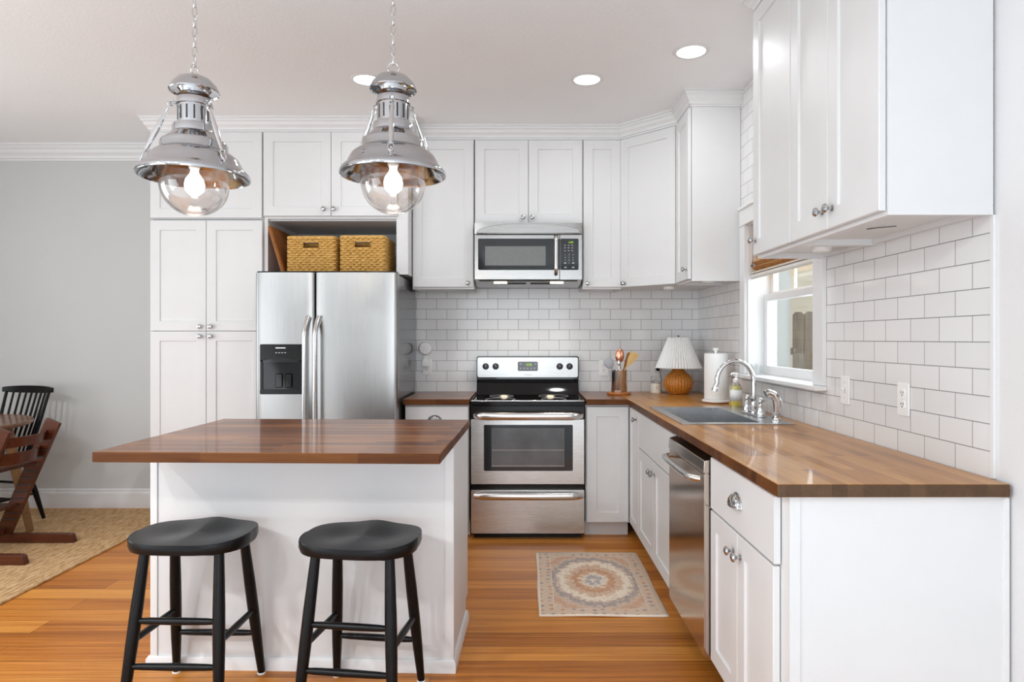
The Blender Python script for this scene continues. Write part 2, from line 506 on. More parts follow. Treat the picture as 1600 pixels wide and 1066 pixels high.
class MB:
    def __init__(s): s.bm = bmesh.new()

    def _apply(s, verts, M):
        if M is not None: bmesh.ops.transform(s.bm, matrix=M, verts=verts)

    def box(s, x0, x1, y0, y1, z0, z1, bev=0.0, M=None, seg=2):
        r = bmesh.ops.create_cube(s.bm, size=1)
        vs = r['verts']
        for v in vs:
            v.co = Vector((x0 if v.co.x < 0 else x1, y0 if v.co.y < 0 else y1, z0 if v.co.z < 0 else z1))
        if bev > 0:
            es = list({e for v in vs for e in v.link_edges})
            rb = bmesh.ops.bevel(s.bm, geom=es, offset=bev, segments=seg, affect='EDGES', clamp_overlap=True)
            vs = [v for v in rb['verts']]
            fs = rb['faces']
            vs = list({v for f in fs for v in f.verts} | set(vs))
        s._apply(vs, M)
        return s

    def poly(s, pts, faces, M=None):
        vs = [s.bm.verts.new(p) for p in pts]
        for f in faces:
            try: s.bm.faces.new([vs[i] for i in f])
            except ValueError: pass
        s._apply(vs, M)
        return vs

    def prism(s, pts, z0, z1, M=None):
        """Outline in XY pulled up from z0 to z1."""
        n = len(pts)
        P = [(p[0], p[1], z0) for p in pts] + [(p[0], p[1], z1) for p in pts]
        F = [list(range(n))[::-1], list(range(n, 2 * n))]
        F += [[i, (i + 1) % n, n + (i + 1) % n, n + i] for i in range(n)]
        s.poly(P, F, M)
        return s

    def lathe(s, prof, n=32, M=None, rad=None, arc=None):
        """prof: (radius, z) pairs; rad(angle, i) optional radius factor."""
        rings = []
        allv = []
        for i, (r, z) in enumerate(prof):
            if r < 1e-6:
                v = s.bm.verts.new((0, 0, z))
                rings.append([v])
                allv.append(v)
            else:
                ring = []
                for k in range(n):
                    a = 2 * PI * k / n
                    q = r * (rad(a, i) if rad else 1)
                    v = s.bm.verts.new((q * math.cos(a), q * math.sin(a), z))
                    ring.append(v)
                rings.append(ring)
                allv += ring
        for a, b in zip(rings, rings[1:]):
            for k in range(n):
                k2 = (k + 1) % n
                if len(a) == 1 and len(b) == 1: continue
                if len(a) == 1: f = [a[0], b[k], b[k2]]
                elif len(b) == 1: f = [a[k], b[0], a[k2]]
                else: f = [a[k], b[k], b[k2], a[k2]]
                try: s.bm.faces.new(f)
                except ValueError: pass
        s._apply(allv, M)
        return s

    def cyl(s, r, z0, z1, n=24, M=None, r2=None):
        r2 = r if r2 is None else r2
        return s.lathe([(0, z0), (r, z0), (r2, z1), (0, z1)], n, M)

    def sphere(s, c, r, n=20, sc=(1, 1, 1)):
        M = Matrix.Translation(c) @ Matrix.Diagonal((*sc, 1))
        k = n // 2
        prof = [(r * math.sin(PI * i / k), -r * math.cos(PI * i / k)) for i in range(k + 1)]
        prof[0] = (0, -r)
        prof[-1] = (0, r)
        return s.lathe(prof, n, M)

    def tube(s, pts, r, n=10, closed=False, M=None, flat=1.0):
        pts = [Vector(p) for p in pts]
        m = len(pts)
        rs = r if isinstance(r, (list, tuple)) else [r] * m
        tang = []
        for i in range(m):
            a = pts[(i - 1) % m] if (closed or i > 0) else pts[0]
            b = pts[(i + 1) % m] if (closed or i < m - 1) else pts[-1]
            tang.append((b - a).normalized())
        up = Vector((0, 0, 1)) if abs(tang[0].z) < 0.9 else Vector((1, 0, 0))
        u = tang[0].cross(up).normalized()
        rings, allv = [], []
        for i in range(m):
            t = tang[i]
            u = (u - t * u.dot(t)).normalized()
            w = t.cross(u)
            ring = [s.bm.verts.new(pts[i] + u * (rs[i] * math.cos(2 * PI * k / n)) + w * (rs[i] * flat * math.sin(2 * PI * k / n))) for k in range(n)]
            rings.append(ring)
            allv += ring
        seq = list(zip(rings, rings[1:])) + ([(rings[-1], rings[0])] if closed else [])
        for a, b in seq:
            for k in range(n):
                s.bm.faces.new([a[k], a[(k + 1) % n], b[(k + 1) % n], b[k]])
        if not closed:
            s.bm.faces.new(rings[0][::-1])
            s.bm.faces.new(rings[-1])
        s._apply(allv, M)
        return s

    def slab(s, xs, ys, occ, z0, z1, M=None, matf=None):
        """Cells of a grid where occ(x, y) is true, as one closed slab (holes allowed)."""
        nx, ny = len(xs) - 1, len(ys) - 1
        cell = [[occ((xs[i] + xs[i + 1]) / 2, (ys[j] + ys[j + 1]) / 2) for j in range(ny)] for i in range(nx)]
        vv = {}

        def V(i, j, k):
            if (i, j, k) not in vv: vv[(i, j, k)] = s.bm.verts.new((xs[i], ys[j], z1 if k else z0))
            return vv[(i, j, k)]
        on = lambda i, j: 0 <= i < nx and 0 <= j < ny and cell[i][j]
        for i in range(nx):
            for j in range(ny):
                if not cell[i][j]: continue
                mi = matf((xs[i] + xs[i + 1]) / 2, (ys[j] + ys[j + 1]) / 2) if matf else 0
                fs = [s.bm.faces.new([V(i, j, 1), V(i + 1, j, 1), V(i + 1, j + 1, 1), V(i, j + 1, 1)]),
                      s.bm.faces.new([V(i, j, 0), V(i, j + 1, 0), V(i + 1, j + 1, 0), V(i + 1, j, 0)])]
                if not on(i - 1, j): fs.append(s.bm.faces.new([V(i, j, 0), V(i, j, 1), V(i, j + 1, 1), V(i, j + 1, 0)]))
                if not on(i + 1, j): fs.append(s.bm.faces.new([V(i + 1, j, 0), V(i + 1, j + 1, 0), V(i + 1, j + 1, 1), V(i + 1, j, 1)]))
                if not on(i, j - 1): fs.append(s.bm.faces.new([V(i, j, 0), V(i + 1, j, 0), V(i + 1, j, 1), V(i, j, 1)]))
                if not on(i, j + 1): fs.append(s.bm.faces.new([V(i, j + 1, 0), V(i, j + 1, 1), V(i + 1, j + 1, 1), V(i + 1, j + 1, 0)]))
                for f in fs: f.material_index = mi
        s._apply(list(vv.values()), M)
        return s

    def sweep(s, path, prof, closed_prof=True):
        """Mitred moulding: path of (x, y) corners, prof of (out, z); out is to the right of the walking direction."""
        n = len(path)
        P = [Vector((p[0], p[1])) for p in path]
        rings = []
        for i in range(n):
            ds = []
            if i > 0: ds.append((P[i] - P[i - 1]).normalized())
            if i < n - 1: ds.append((P[i + 1] - P[i]).normalized())
            ns = [Vector((d.y, -d.x)) for d in ds]
            if len(ns) == 2:
                mdir = (ns[0] + ns[1]).normalized()
                mdir = mdir / max(0.2, mdir.dot(ns[0]))
            else: mdir = ns[0]
            rings.append([s.bm.verts.new((P[i].x + mdir.x * o, P[i].y + mdir.y * o, z)) for o, z in prof])
        k = len(prof)
        for a, b in zip(rings, rings[1:]):
            for j in range(k):
                s.bm.faces.new([a[j], a[(j + 1) % k], b[(j + 1) % k], b[j]])
        s.bm.faces.new(rings[0])
        s.bm.faces.new(rings[-1][::-1])
        return s

    def edge_mats(s, side, end=None):
        """Darker edges: vertical faces take slot `side`, those facing along the grain (Y) slot `end`."""
        s.bm.normal_update()
        for f in s.bm.faces:
            if abs(f.normal.z) < 0.5: f.material_index = end if (end is not None and abs(f.normal.y) > 0.5) else side
        return s

    def obj(s, name, mat, parent=None, loc=None, rot=None, bev=0.0, sharp=35, smooth=True, solid=0.0, subsurf=0):
        bm = s.bm
        bmesh.ops.recalc_face_normals(bm, faces=bm.faces[:])
        if smooth:
            lim = R(sharp)
            for f in bm.faces: f.smooth = True
            for e in bm.edges:
                if len(e.link_faces) == 2 and e.calc_face_angle(0) > lim: e.smooth = False
        me = bpy.data.meshes.new(name)
        bm.to_mesh(me)
        bm.free()
        for mm in (mat if isinstance(mat, (list, tuple)) else [mat]): me.materials.append(MATS[mm])
        o = bpy.data.objects.new(name, me)
        COL.objects.link(o)
        if parent is not None: o.parent = parent
        if loc is not None: o.location = loc
        if rot is not None: o.rotation_euler = rot
        if solid:
            md = o.modifiers.new('solid', 'SOLIDIFY')
            md.thickness = solid
            md.offset = 0
        if bev:
            md = o.modifiers.new('bevel', 'BEVEL')
            md.width = bev
            md.segments = 2
            md.limit_method = 'ANGLE'
            md.angle_limit = R(50)
        if subsurf:
            md = o.modifiers.new('sub', 'SUBSURF')
            md.levels = md.render_levels = subsurf
        return o


def tag(o, label, cat, group=None):
    o['label'] = label
    o['category'] = cat
    if group: o['group'] = group
    return o


def thing(name, label, cat, loc=(0, 0, 0), rotz=0.0, group=None):
    o = bpy.data.objects.new(name, None)
    COL.objects.link(o)
    o.empty_display_size = 0.1
    o.location = loc
    o.rotation_euler = (0, 0, rotz)
    return tag(o, label, cat, group)


def struct(o, label=None):
    o['kind'] = 'structure'
    if label: o['label'] = label
    return o


def copy_obj(o, parent=None, name=None):
    c = o.copy()
    COL.objects.link(c)
    if parent is not None: c.parent = parent
    return c


def copy_tree(o, parent=None):
    kids = [k for k in o.children]
    c = o.copy()
    COL.objects.link(c)
    c.parent = parent
    for k in kids: copy_tree(k, c)
    return c


def text(body, name, mat, parent, loc, rot, size, align='CENTER'):
    d = bpy.data.curves.new(name, 'FONT')
    d.body = body
    d.size = size
    d.align_x = align
    d.align_y = 'CENTER'
    d.extrude = 0.0003
    tmp = bpy.data.objects.new(name, d)
    me = bpy.data.meshes.new_from_object(tmp)
    bpy.data.objects.remove(tmp)
    me.materials.clear()
    me.materials.append(MATS[mat])
    o = bpy.data.objects.new(name, me)
    COL.objects.link(o)
    o.parent = parent
    o.location = loc
    o.rotation_euler = rot
    return o


def round_rect(w, h, r, seg=5):
    pts = []
    for cx, cy, a0 in ((w / 2 - r, h / 2 - r, 0), (-w / 2 + r, h / 2 - r, 90), (-w / 2 + r, -h / 2 + r, 180), (w / 2 - r, -h / 2 + r, 270)):
        for i in range(seg + 1):
            a = R(a0 + 90 * i / seg)
            pts.append((cx + r * math.cos(a), cy + r * math.sin(a)))
    return pts


FRONT = Matrix.Rotation(R(90), 4, 'X')       # XY outline -> XZ plane, pulled towards -y


def plate(mb, cx, cz, w, h, r, y_back, t):
    """Rounded plate standing in the XZ plane, from y_back forward by t."""
    M = Matrix.Translation((cx, y_back, cz)) @ FRONT
    mb.prism(round_rect(w, h, r), 0, t, M)
    return mb


# ------------------------------------------------------------------ room
CEIL, YT, YG, XT, XW = 2.798, 4.91, 5.07, 1.326, 1.334   # ceiling, tile face, grey wall face, tile face right, right wall
XL, YR = -4.6, -4.2
WY0, WY1, WZ0, WZ1 = 2.945, 3.84, 1.08, 1.98             # kitchen window opening

struct(MB().box(XL - 0.2, XW + 0.2, 1.3, YG + 0.2, -0.1, 0).obj('floor', 'bamboo_floor'), 'orange-brown bamboo plank floor')
struct(MB().box(XL - 0.2, XW + 0.2, YR - 0.2, 1.3, -0.1, 0).obj('floor_rear_bounce', 'pale_bounce'), 'added pale floor behind the viewpoint, bouncing light up')  # unseen pale carpet added to bounce neutral light onto the ceiling
struct(MB().box(XL - 0.2, XW + 0.2, YR - 0.2, YG + 0.2, CEIL, CEIL + 0.1).obj('ceiling', 'ceiling_white'), 'white lightly textured ceiling')
struct(MB().box(XL - 0.2, XW + 0.15, YG, YG + 0.15, 0, CEIL).obj('wall_back', 'wall_grey'), 'pale grey dining wall')
ROTX = Matrix(((0, 0, 1, 0), (1, 0, 0, 0), (0, 1, 0, 0), (0, 0, 0, 1)))   # (u, v, w) -> x = w, y = u, z = v
hole = lambda y, z: not (WY0 < y < WY1 and WZ0 < z < WZ1)
struct(MB().slab([YR - 0.2, WY0, WY1, YG], [0, WZ0, WZ1, CEIL], hole, XW, XW + 0.16, ROTX).obj('wall_right', 'wall_white'), 'white right-hand wall')
lw = lambda y, z: not ((2.0 < y < 3.5 and 0.6 < z < 2.3) or (-3.4 < y < 0.8 and 0.1 < z < 2.4))
struct(MB().slab([YR - 0.2, -3.4, 0.8, 2.0, 3.5, YG], [0, 0.1, 0.6, 2.3, 2.4, CEIL], lw, XL - 0.12, XL, ROTX).obj('wall_left', 'wall_grey'))
ROTY = Matrix(((1, 0, 0, 0), (0, 0, 1, 0), (0, 1, 0, 0), (0, 0, 0, 1)))   # (u, v, w) -> x = u, z = v, y = w
rw = lambda x, z: not ((-1.3 < x < 1.1 and 0.1 < z < 2.45))
struct(MB().slab([XL, -1.3, 1.1, XW], [0, 0.1, 2.45, CEIL], rw, YR - 0.12, YR, ROTY).obj('wall_rear', 'wall_grey'))

# tile
struct(MB().box(-0.79, XT, YT, YG - 0.002, 0.86, 2.70).obj('trim_1', 'subway_tile_back'), 'white subway tile backsplash on the back wall')
struct(MB().slab([1.852, WY0, WY1, YT], [0.86, WZ0, WZ1, CEIL - 0.002], hole, XT, XW - 0.0005, ROTX).obj('trim_2', 'subway_tile_right'), 'white subway tile on the right wall')
struct(MB().box(XT - 0.002, XW - 0.0005, 1.840, 1.852, 0.914, 1.655).obj('trim_3', 'trim_white'), 'white edge strip where the tile ends')

# crown mouldings
CROWN = [(0, -0.092), (0.006, -0.092), (0.008, -0.082), (0.016, -0.080), (0.020, -0.066), (0.034, -0.050), (0.040, -0.034), (0.050, -0.026),
         (0.052, -0.014), (0.060, -0.012), (0.060, 0), (0, 0)]
CR = [(o, CEIL + z) for o, z in CROWN]
BIG = [(o * 1.5, CEIL + z * 1.28) for o, z in CROWN]
YP, YU, XS = 4.44, 4.61, 1.030          # carcass fronts: tall units, back uppers, right uppers
PXL, PXR = X(237, YP) - 0.0, X(637.5, YP)
DGA, DGB = (0.704, YU), (XS, 4.284)      # the diagonal corner unit's front edge
SDY = 3.952                               # near end of the side unit
struct(MB().sweep([(PXL, YG), (PXL, YP), (PXR, YP), (PXR, YU), DGA, DGB, (XS, SDY), (XT, SDY)], CR).obj('trim_4', 'trim_white', sharp=20),
       'white crown moulding above the back cabinets')
struct(MB().sweep([(XT, 2.85), (XS, 2.85), (XS, 1.84), (XT, 1.84)], [(o * 0.9, CEIL + z * 0.72) for o, z in CROWN]).obj('trim_5', 'trim_white', sharp=20), 'white crown moulding above the near right cabinets')
struct(MB().sweep([(XL, YG), (PXL, YG)], BIG).obj('trim_6', 'trim_white', sharp=20), 'white crown moulding on the grey wall')
struct(MB().sweep([(XL, YG), (PXL, YG)], [(0, 0), (0.016, 0), (0.016, 0.115), (0.010, 0.13), (0.012, 0.14), (0.004, 0.15), (0, 0.15)]).obj('baseboard_back', 'trim_white', sharp=20),
       'white baseboard along the grey wall')

# ------------------------------------------------------------------ cabinets
def knob_mesh():
    mb = MB()
    M = Matrix.Rotation(R(90), 4, 'X')    # lathe axis z -> -y
    mb.lathe([(0, 0), (0.010, 0), (0.010, 0.003), (0.0055, 0.005), (0.005, 0.014), (0.009, 0.017), (0.0150, 0.022), (0.0155, 0.026), (0.0125, 0.031), (0.006, 0.0335), (0, 0.034)], 20, M)
    o = mb.obj('knob', 'knob_chrome')
    me = o.data
    bpy.data.objects.remove(o)
    return me


KNOB = knob_mesh()


def cup_mesh():
    mb = MB()
    nu, nv = 30, 8
    P, F = [], []
    for i in range(nu + 1):
        th = PI * i / nu
        for j in range(nv + 1):
            ph = (PI / 2) * j / nv
            k = 1 + 0.035 * abs(math.cos(5 * th)) * math.sin(2 * ph)
            P.append((0.047 * math.cos(th) * k, -0.026 * math.sin(th) * math.sin(ph) * k - 0.0015, 0.040 * math.sin(th) * math.cos(ph) * k - 0.012))
    for i in range(nu):
        for j in range(nv):
            a = i * (nv + 1) + j
            F.append([a, a + 1, a + nv + 2, a + nv + 1])
    mb.poly(P, F)
    mb.tube([(0.047 * math.cos(PI * i / 16), -0.026 * math.sin(PI * i / 16) - 0.001, -0.012) for i in range(17)], 0.002, 6)
    mb.tube([(0.049 * math.cos(PI * i / 16), -0.001, 0.043 * math.sin(PI * i / 16) - 0.012) for i in range(17)], 0.0025, 6)
    mb.tube([(-0.022, -0.024, -0.008), (-0.008, -0.026, 0.012), (0, -0.019, 0.026), (0.008, -0.026, 0.012), (0.022, -0.024, -0.008)], 0.0022, 6)
    o = mb.obj('cup_pull', 'knob_chrome', sharp=60)
    me = o.data
    bpy.data.objects.remove(o)
    return me


CUP = cup_mesh()


def shaker(mb, w, h, t=0.019, rail=0.064, rec=0.008):
    """Door leaf: x 0..w, z 0..h, back at y = 0, face at y = -t, flat panel sunk by rec."""
    a, b = rail, 0.0035
    yf, yp = -t, -t + rec
    rect = lambda i, y: [(i, y, i), (w - i, y, i), (w - i, y, h - i), (i, y, h - i)]
    e = 0.0022
    P = rect(0, 0) + rect(0, yf + e) + rect(e, yf) + rect(a, yf) + rect(a + b, yp)
    F = [[3, 2, 1, 0]]
    for k in range(4):
        for i in range(4):
            j = (i + 1) % 4
            F.append([k * 4 + i, k * 4 + j, k * 4 + 4 + j, k * 4 + 4 + i])
    F.append([16, 17, 18, 19])
    mb.poly(P, F)
    return mb


def hardware(kind, x, z, parent, t=0.019):
    me = {'knob': KNOB, 'cup': CUP}[kind]
    o = bpy.data.objects.new('knob' if kind == 'knob' else 'cup_pull', me)
    COL.objects.link(o)
    o.parent = parent
    o.location = (x, -t, z)
    o['label'] = 'polished chrome knob' if kind == 'knob' else 'polished chrome cup pull'
    return o


def door(root, x0, x1, z0, z1, hw=None, style='shaker', name='door', rail=0.064, gap=0.0015):
    w, h = x1 - x0 - 2 * gap, z1 - z0 - 2 * gap
    mb = MB()
    if style == 'shaker': shaker(mb, w, h, rail=rail)
    else: mb.box(0, w, -0.019, 0, 0, h, 0.002)
    d = mb.obj(name, 'cabinet_white', root, (x0 + gap, -0.003, z0 + gap), sharp=12)
    if hw: hardware(hw[0], hw[1] - x0 - gap, hw[2] - z0 - gap, d)
    return d


def upper(name, label, loc, rotz, w, d, h, doors, group):
    """Wall-hung unit: local x along the front, y = 0 at the carcass face, y = d at the wall, z = 0 at the lower edge."""
    t = thing(name, label, 'cabinet', loc, rotz, group)
    mb = MB()
    mb.box(0, w, 0, d, 0.022, h)
    mb.box(0, 0.018, 0, d, 0, 0.022)
    mb.box(w - 0.018, w, 0, d, 0, 0.022)
    mb.box(0.018, w - 0.018, 0, 0.019, 0, 0.022)
    mb.box(0.018, w - 0.018, d - 0.02, d, 0.004, 0.022)
    mb.obj('carcass', 'cabinet_white', t)
    for dd in doors: door(t, *dd)
    return t


GB, GRT = 'upper cabinets along the back wall', 'upper cabinets along the right wall'
GBASE = 'base cabinets under the wood counters'
ZUB, ZUT = 1.655, 2.708     # lower and upper edge of the hung units
HU = ZUT - ZUB
DT = 2.699 - ZUB            # door top above the lower edge

# --- tall pantry and the deep units on top
pw = X(412, YP) - PXL
dp = YG - YP - 0.004
pantry = thing('pantry_cabinet', 'tall white four-door pantry cabinet left of the steel refrigerator', 'cabinet', (PXL, YP, 0))
mb = MB()
mb.box(0, pw, 0, dp, 0.10, 2.112)
mb.box(0.0, pw, 0.07, dp, 0, 0.10)
mb.obj('carcass', 'cabinet_white', pantry)
zs = Z(517.5, YP - 0.02)
mid = pw / 2
door(pantry, 0, mid, zs, 2.106, ('knob', mid - 0.036, Z(510.5, YP)))
door(pantry, mid, pw, zs, 2.106, ('knob', mid + 0.036, Z(510.5, YP)))
door(pantry, 0, mid, 0.105, zs, ('knob', mid - 0.036, Z(525.5, YP)))
door(pantry, mid, pw, 0.105, zs, ('knob', mid + 0.036, Z(525.5, YP)))

top = thing('upper_cabinet', 'white wide-door cabinet on top of the tall pantry, behind the left pendant', 'cabinet', (PXL, YP, 2.116), 0, GB)
mb = MB()
mb.box(0, pw, 0, dp, 0, ZUT - 2.116)
mb.obj('carcass', 'cabinet_white', top)
door(top, 0, pw - 0.003, 0.004, 2.702 - 2.116, ('knob', pw / 2, 0.05))

fx0 = PXL + pw + 0.003
fw = PXR - fx0
fc = thing('over_fridge_cabinet', 'white two-door cabinet with an open basket niche above the refrigerator', 'cabinet', (fx0, YP, 1.742))
zb = 2.118 - 1.742
mb = MB()
mb.box(0, fw, 0, dp, zb, ZUT - 1.742)
mb.obj('carcass', 'cabinet_white', fc)
mb = MB()
mb.box(0, 0.026, 0, dp, 0, zb, 0.001)
mb.obj('side_panel', 'cabinet_white', fc)
mb = MB()
xr = X(619.5, YP) - fx0
mb.box(xr, fw, 0, dp, 0, zb, 0.001)
mb.obj('side_panel', 'cabinet_white', fc)
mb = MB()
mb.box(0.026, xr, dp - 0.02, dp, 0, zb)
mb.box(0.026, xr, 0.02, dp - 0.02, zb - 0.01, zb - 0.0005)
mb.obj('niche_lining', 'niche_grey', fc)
d1, d2 = X(517.3, YP - 0.02) - fx0, X(621, YP - 0.02) - fx0
zk = Z(328, YP) - 1.742
door(fc, 0.002, d1, zb + 0.015, 2.702 - 1.742, ('knob', X(508, YP) - fx0, zk))
door(fc, d1, d2, zb + 0.015, 2.702 - 1.742, ('knob', X(523.5, YP) - fx0, zk))

# --- hung units on the back wall
du = YT - YU - 0.002
xa0, xa1 = PXR + 0.003, X(741, YU)
upper('upper_cabinet', 'tall white single-door upper cabinet between the refrigerator and the microwave', (xa0, YU, ZUB), 0, xa1 - xa0, du, HU,
      [(0.004, xa1 - xa0 - 0.003, 0.012, DT, ('knob', X(731.5, YU) - xa0, Z(443, YU) - ZUB))], GB)
xm0, xm1, zm = X(742, YU), X(910, YU), 2.108
xmid = X(825.7, YU)
upper('upper_cabinet', 'short white two-door upper cabinet directly above the microwave', (xm0, YU, zm), 0, xm1 - xm0, du, ZUT - zm,
      [(0.002, xmid - xm0, 0.006, 2.699 - zm, ('knob', X(817, YU) - xm0, Z(341, YU) - zm)),
       (xmid - xm0, xm1 - xm0 - 0.002, 0.006, 2.699 - zm, ('knob', X(831.5, YU) - xm0, Z(341, YU) - zm))], GB)
xc0, xc1 = X(910.5, YU), 0.702
upper('upper_cabinet', 'narrow white upper cabinet between the microwave and the diagonal corner cabinet', (xc0, YU, ZUB), 0, xc1 - xc0, du, HU,
      [(0.003, xc1 - xc0 - 0.004, 0.012, DT, ('knob', X(917.5, YU) - xc0, Z(443.5, YU) - ZUB))], GB)
# diagonal corner unit
cc = thing('corner_cabinet', 'white diagonal corner upper cabinet above the rattan lamp', 'cabinet', (DGA[0] + 0.002, DGA[1] - 0.002, ZUB), 0, GB)
mb = MB()
o = Vector((DGA[0] + 0.002, DGA[1] - 0.002))
pts = [(0, 0), (DGB[0] - o.x, DGB[1] - o.y + 0.004), (XT - 0.002 - o.x, DGB[1] - o.y + 0.004), (XT - 0.002 - o.x, YT - 0.002 - o.y), (0, YT - 0.002 - o.y)]
mb.prism(pts, 0.012, HU)
mb.obj('carcass', 'cabinet_white', cc)
dl = math.hypot(DGB[0] - DGA[0], DGB[1] - DGA[1])
dd = MB()
shaker(dd, dl - 0.022, DT - 0.014)
dd = dd.obj('door', 'cabinet_white', cc, (0.003, -0.005, 0.012), (0, 0, R(-45)), sharp=12)
hardware('knob', 0.035, Z(443, 4.57) - ZUB - 0.012, dd)
# side unit on the right wall beyond the window
ws = DGB[1] - SDY - 0.004
upper('upper_cabinet', 'white single-door upper cabinet on the right wall between the corner unit and the window', (XS, DGB[1] - 0.003, ZUB), R(-90), ws, XT - XS - 0.002, HU,
      [(0.010, ws - 0.004, 0.012, DT, ('knob', ws - 0.04, 0.075))], GRT)
# near right units
ya, yb, yc, yd = 2.853, 2.456, 2.157, 1.840
upper('upper_cabinet', 'white single-door upper cabinet beside the window, far one of the near right pair', (XS, ya, ZUB), R(-90), ya - yb - 0.002, XT - XS - 0.002, HU + 0.02,
      [(0.002, ya - yb - 0.002, 0.012, DT + 0.024, ('knob', 0.036, 0.075))], GRT)
w2 = yb - yd
upper('upper_cabinet', 'large white two-door upper cabinet at the near end of the right wall', (XS, yb, ZUB), R(-90), w2, XT - XS - 0.002, HU + 0.02,
      [(0.001, yb - yc, 0.012, DT + 0.024, ('knob', yb - yc - 0.034, 0.075)), (yb - yc, w2 - 0.006, 0.012, DT + 0.024, ('knob', yb - yc + 0.034, 0.075))], GRT)

# under-cabinet lamps
for (lx, ly, lab) in ((1.02, 4.52, 'small round puck lamp under the diagonal corner cabinet'), (1.17, 4.10, 'small round puck lamp under the side cabinet beyond the window'),
                      (1.20, 2.62, 'white round puck lamp under the cabinet beside the window')):
    mb = MB().lathe([(0, -0.022), (0.030, -0.022), (0.036, -0.016), (0.038, 0), (0, 0)], 28)
    tag(mb.obj('puck_lamp', 'white_plastic', None, (lx, ly, ZUB + 0.021 if lx > 1.1 else ZUB + 0.011)), lab, 'light', 'puck lamps under the upper cabinets')
tag(MB().tube([(1.16, 2.20, 1.6745), (1.18, 2.17, 1.674), (1.205, 2.155, 1.674), (1.225, 2.14, 1.6745)], 0.0018, 6).obj('cord', 'cord_grey'),
    'thin dark cord stapled under the large near right cabinet', 'cord')

# --- base units
ZC, TC = 0.914, 0.036
ZB = ZC - TC - 0.001
YCF, XCF = 4.25, 0.693          # counter fronts
YBF, XBF = 4.31, 0.732          # carcass fronts


def base(name, label, loc, rotz, w, d, doors, low=None, group=GBASE, extra=None):
    t = thing(name, label, 'cabinet', loc, rotz, group)
    mb = MB()
    if low:
        mb.box(0, w, 0, d, 0.10, low)
        mb.box(0, w, 0, 0.02, low, ZB)
    else: mb.box(0, w, 0, d, 0.10, ZB)
    mb.box(0, w, 0.07, d, 0, 0.10)
    mb.obj('carcass', 'cabinet_white', t)
    for dd in doors: door(t, *dd)
    return t


xl0, xl1 = -0.760, -0.340
base('base_cabinet', 'white drawer cabinet between the refrigerator and the range', (xl0, YBF, 0), 0, xl1 - xl0, YT - YBF - 0.002,
     [(0.003, xl1 - xl0 - 0.003, 0.69, ZB - 0.012, ('cup', X(680, YBF) - xl0, 0.775), 'slab', 'drawer'),
      (0.003, xl1 - xl0 - 0.003, 0.105, 0.686, ('knob', 0.05, 0.62))])
xb0, xb1 = 0.424, 0.712
base('base_cabinet', 'white single-door base cabinet right of the range', (xb0, YBF, 0), 0, xb1 - xb0, YT - YBF - 0.002,
     [(0.004, xb1 - xb0 - 0.008, 0.105, ZB - 0.014, None)])
db = XT - XBF - 0.003
y1, y2, y3, y4 = 4.302, 3.972, 3.062, 2.462
base('base_cabinet', 'narrow white base cabinet in the corner beside the sink cabinet', (XBF, y1, 0), R(-90), y1 - y2 - 0.001, db,
     [(0.012, y1 - y2 - 0.004, 0.105, ZB - 0.014, ('knob', y1 - y2 - 0.06, 0.808), 'shaker', 'door', 0.055)])
ym = (y2 + y3) / 2
base('sink_cabinet', 'white two-door cabinet with blank panel under the steel sink', (XBF, y2, 0), R(-90), y2 - y3 - 0.002, db,
     [(0.003, y2 - y3 - 0.004, 0.652, ZB - 0.014, None, 'slab', 'false_drawer'),
      (0.003, y2 - ym, 0.105, 0.648, ('knob', y2 - ym - 0.034, 0.585)),
      (y2 - ym, y2 - y3 - 0.004, 0.105, 0.648, ('knob', y2 - ym + 0.034, 0.585))], low=0.66)
wn = y4 - 1.795
nb = base('base_cabinet', 'white cabinet with drawer and two doors at the near end of the right counter', (XBF, y4, 0), R(-90), wn, db,
          [(0.003, y4 - 1.838, 0.672, ZB - 0.012, ('cup', y4 - 2.155, 0.77), 'slab', 'drawer'),
           (0.003, y4 - 2.154, 0.105, 0.667, ('knob', y4 - 2.154 - 0.034, 0.60)),
           (y4 - 2.154, y4 - 1.846, 0.105, 0.667, ('knob', y4 - 2.154 + 0.034, 0.60))])
mb = MB()
mb.box(wn, wn + 0.005, 0.02, db, 0, ZB)
mb.box(wn, wn + 0.008, 0.0, 0.03, 0, ZB, 0.001)
mb.obj('end_panel', 'cabinet_white', nb)
mb = MB()
mb.box(wn - 0.01, wn + 0.014, db - 0.012, db + 0.006, 0, ZB, 0.003)
mb.obj('scribe_moulding', 'trim_white', nb)

# --- counters
xs = [0.424, XCF, 0.772, 1.130, XT - 0.004]
ys = [1.771, 3.045, 3.720, YCF, YT - 0.003]


def l_occ(x, y):
    if x < XCF: return y > YCF
    return not (0.772 < x < 1.130 and 3.045 < y < 3.720)


ct = MB().slab(xs, ys, l_occ, ZC - TC, ZC, matf=lambda x, y: 1 if x < XCF else 0)
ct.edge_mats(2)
for f in ct.bm.faces:
    if f.material_index == 2 and f.calc_center_median().y < 1.8: f.material_index = 3
tag(ct.obj('countertop', ['butcher_block_along', 'butcher_block_across', 'butcher_block_edge', 'butcher_block_end'], bev=0.003), 'long L-shaped wood countertop running from the range past the sink to the near end', 'countertop')
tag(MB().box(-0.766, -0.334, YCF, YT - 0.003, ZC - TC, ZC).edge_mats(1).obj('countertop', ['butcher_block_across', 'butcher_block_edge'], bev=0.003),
    'short wood countertop between the refrigerator and the range', 'countertop')

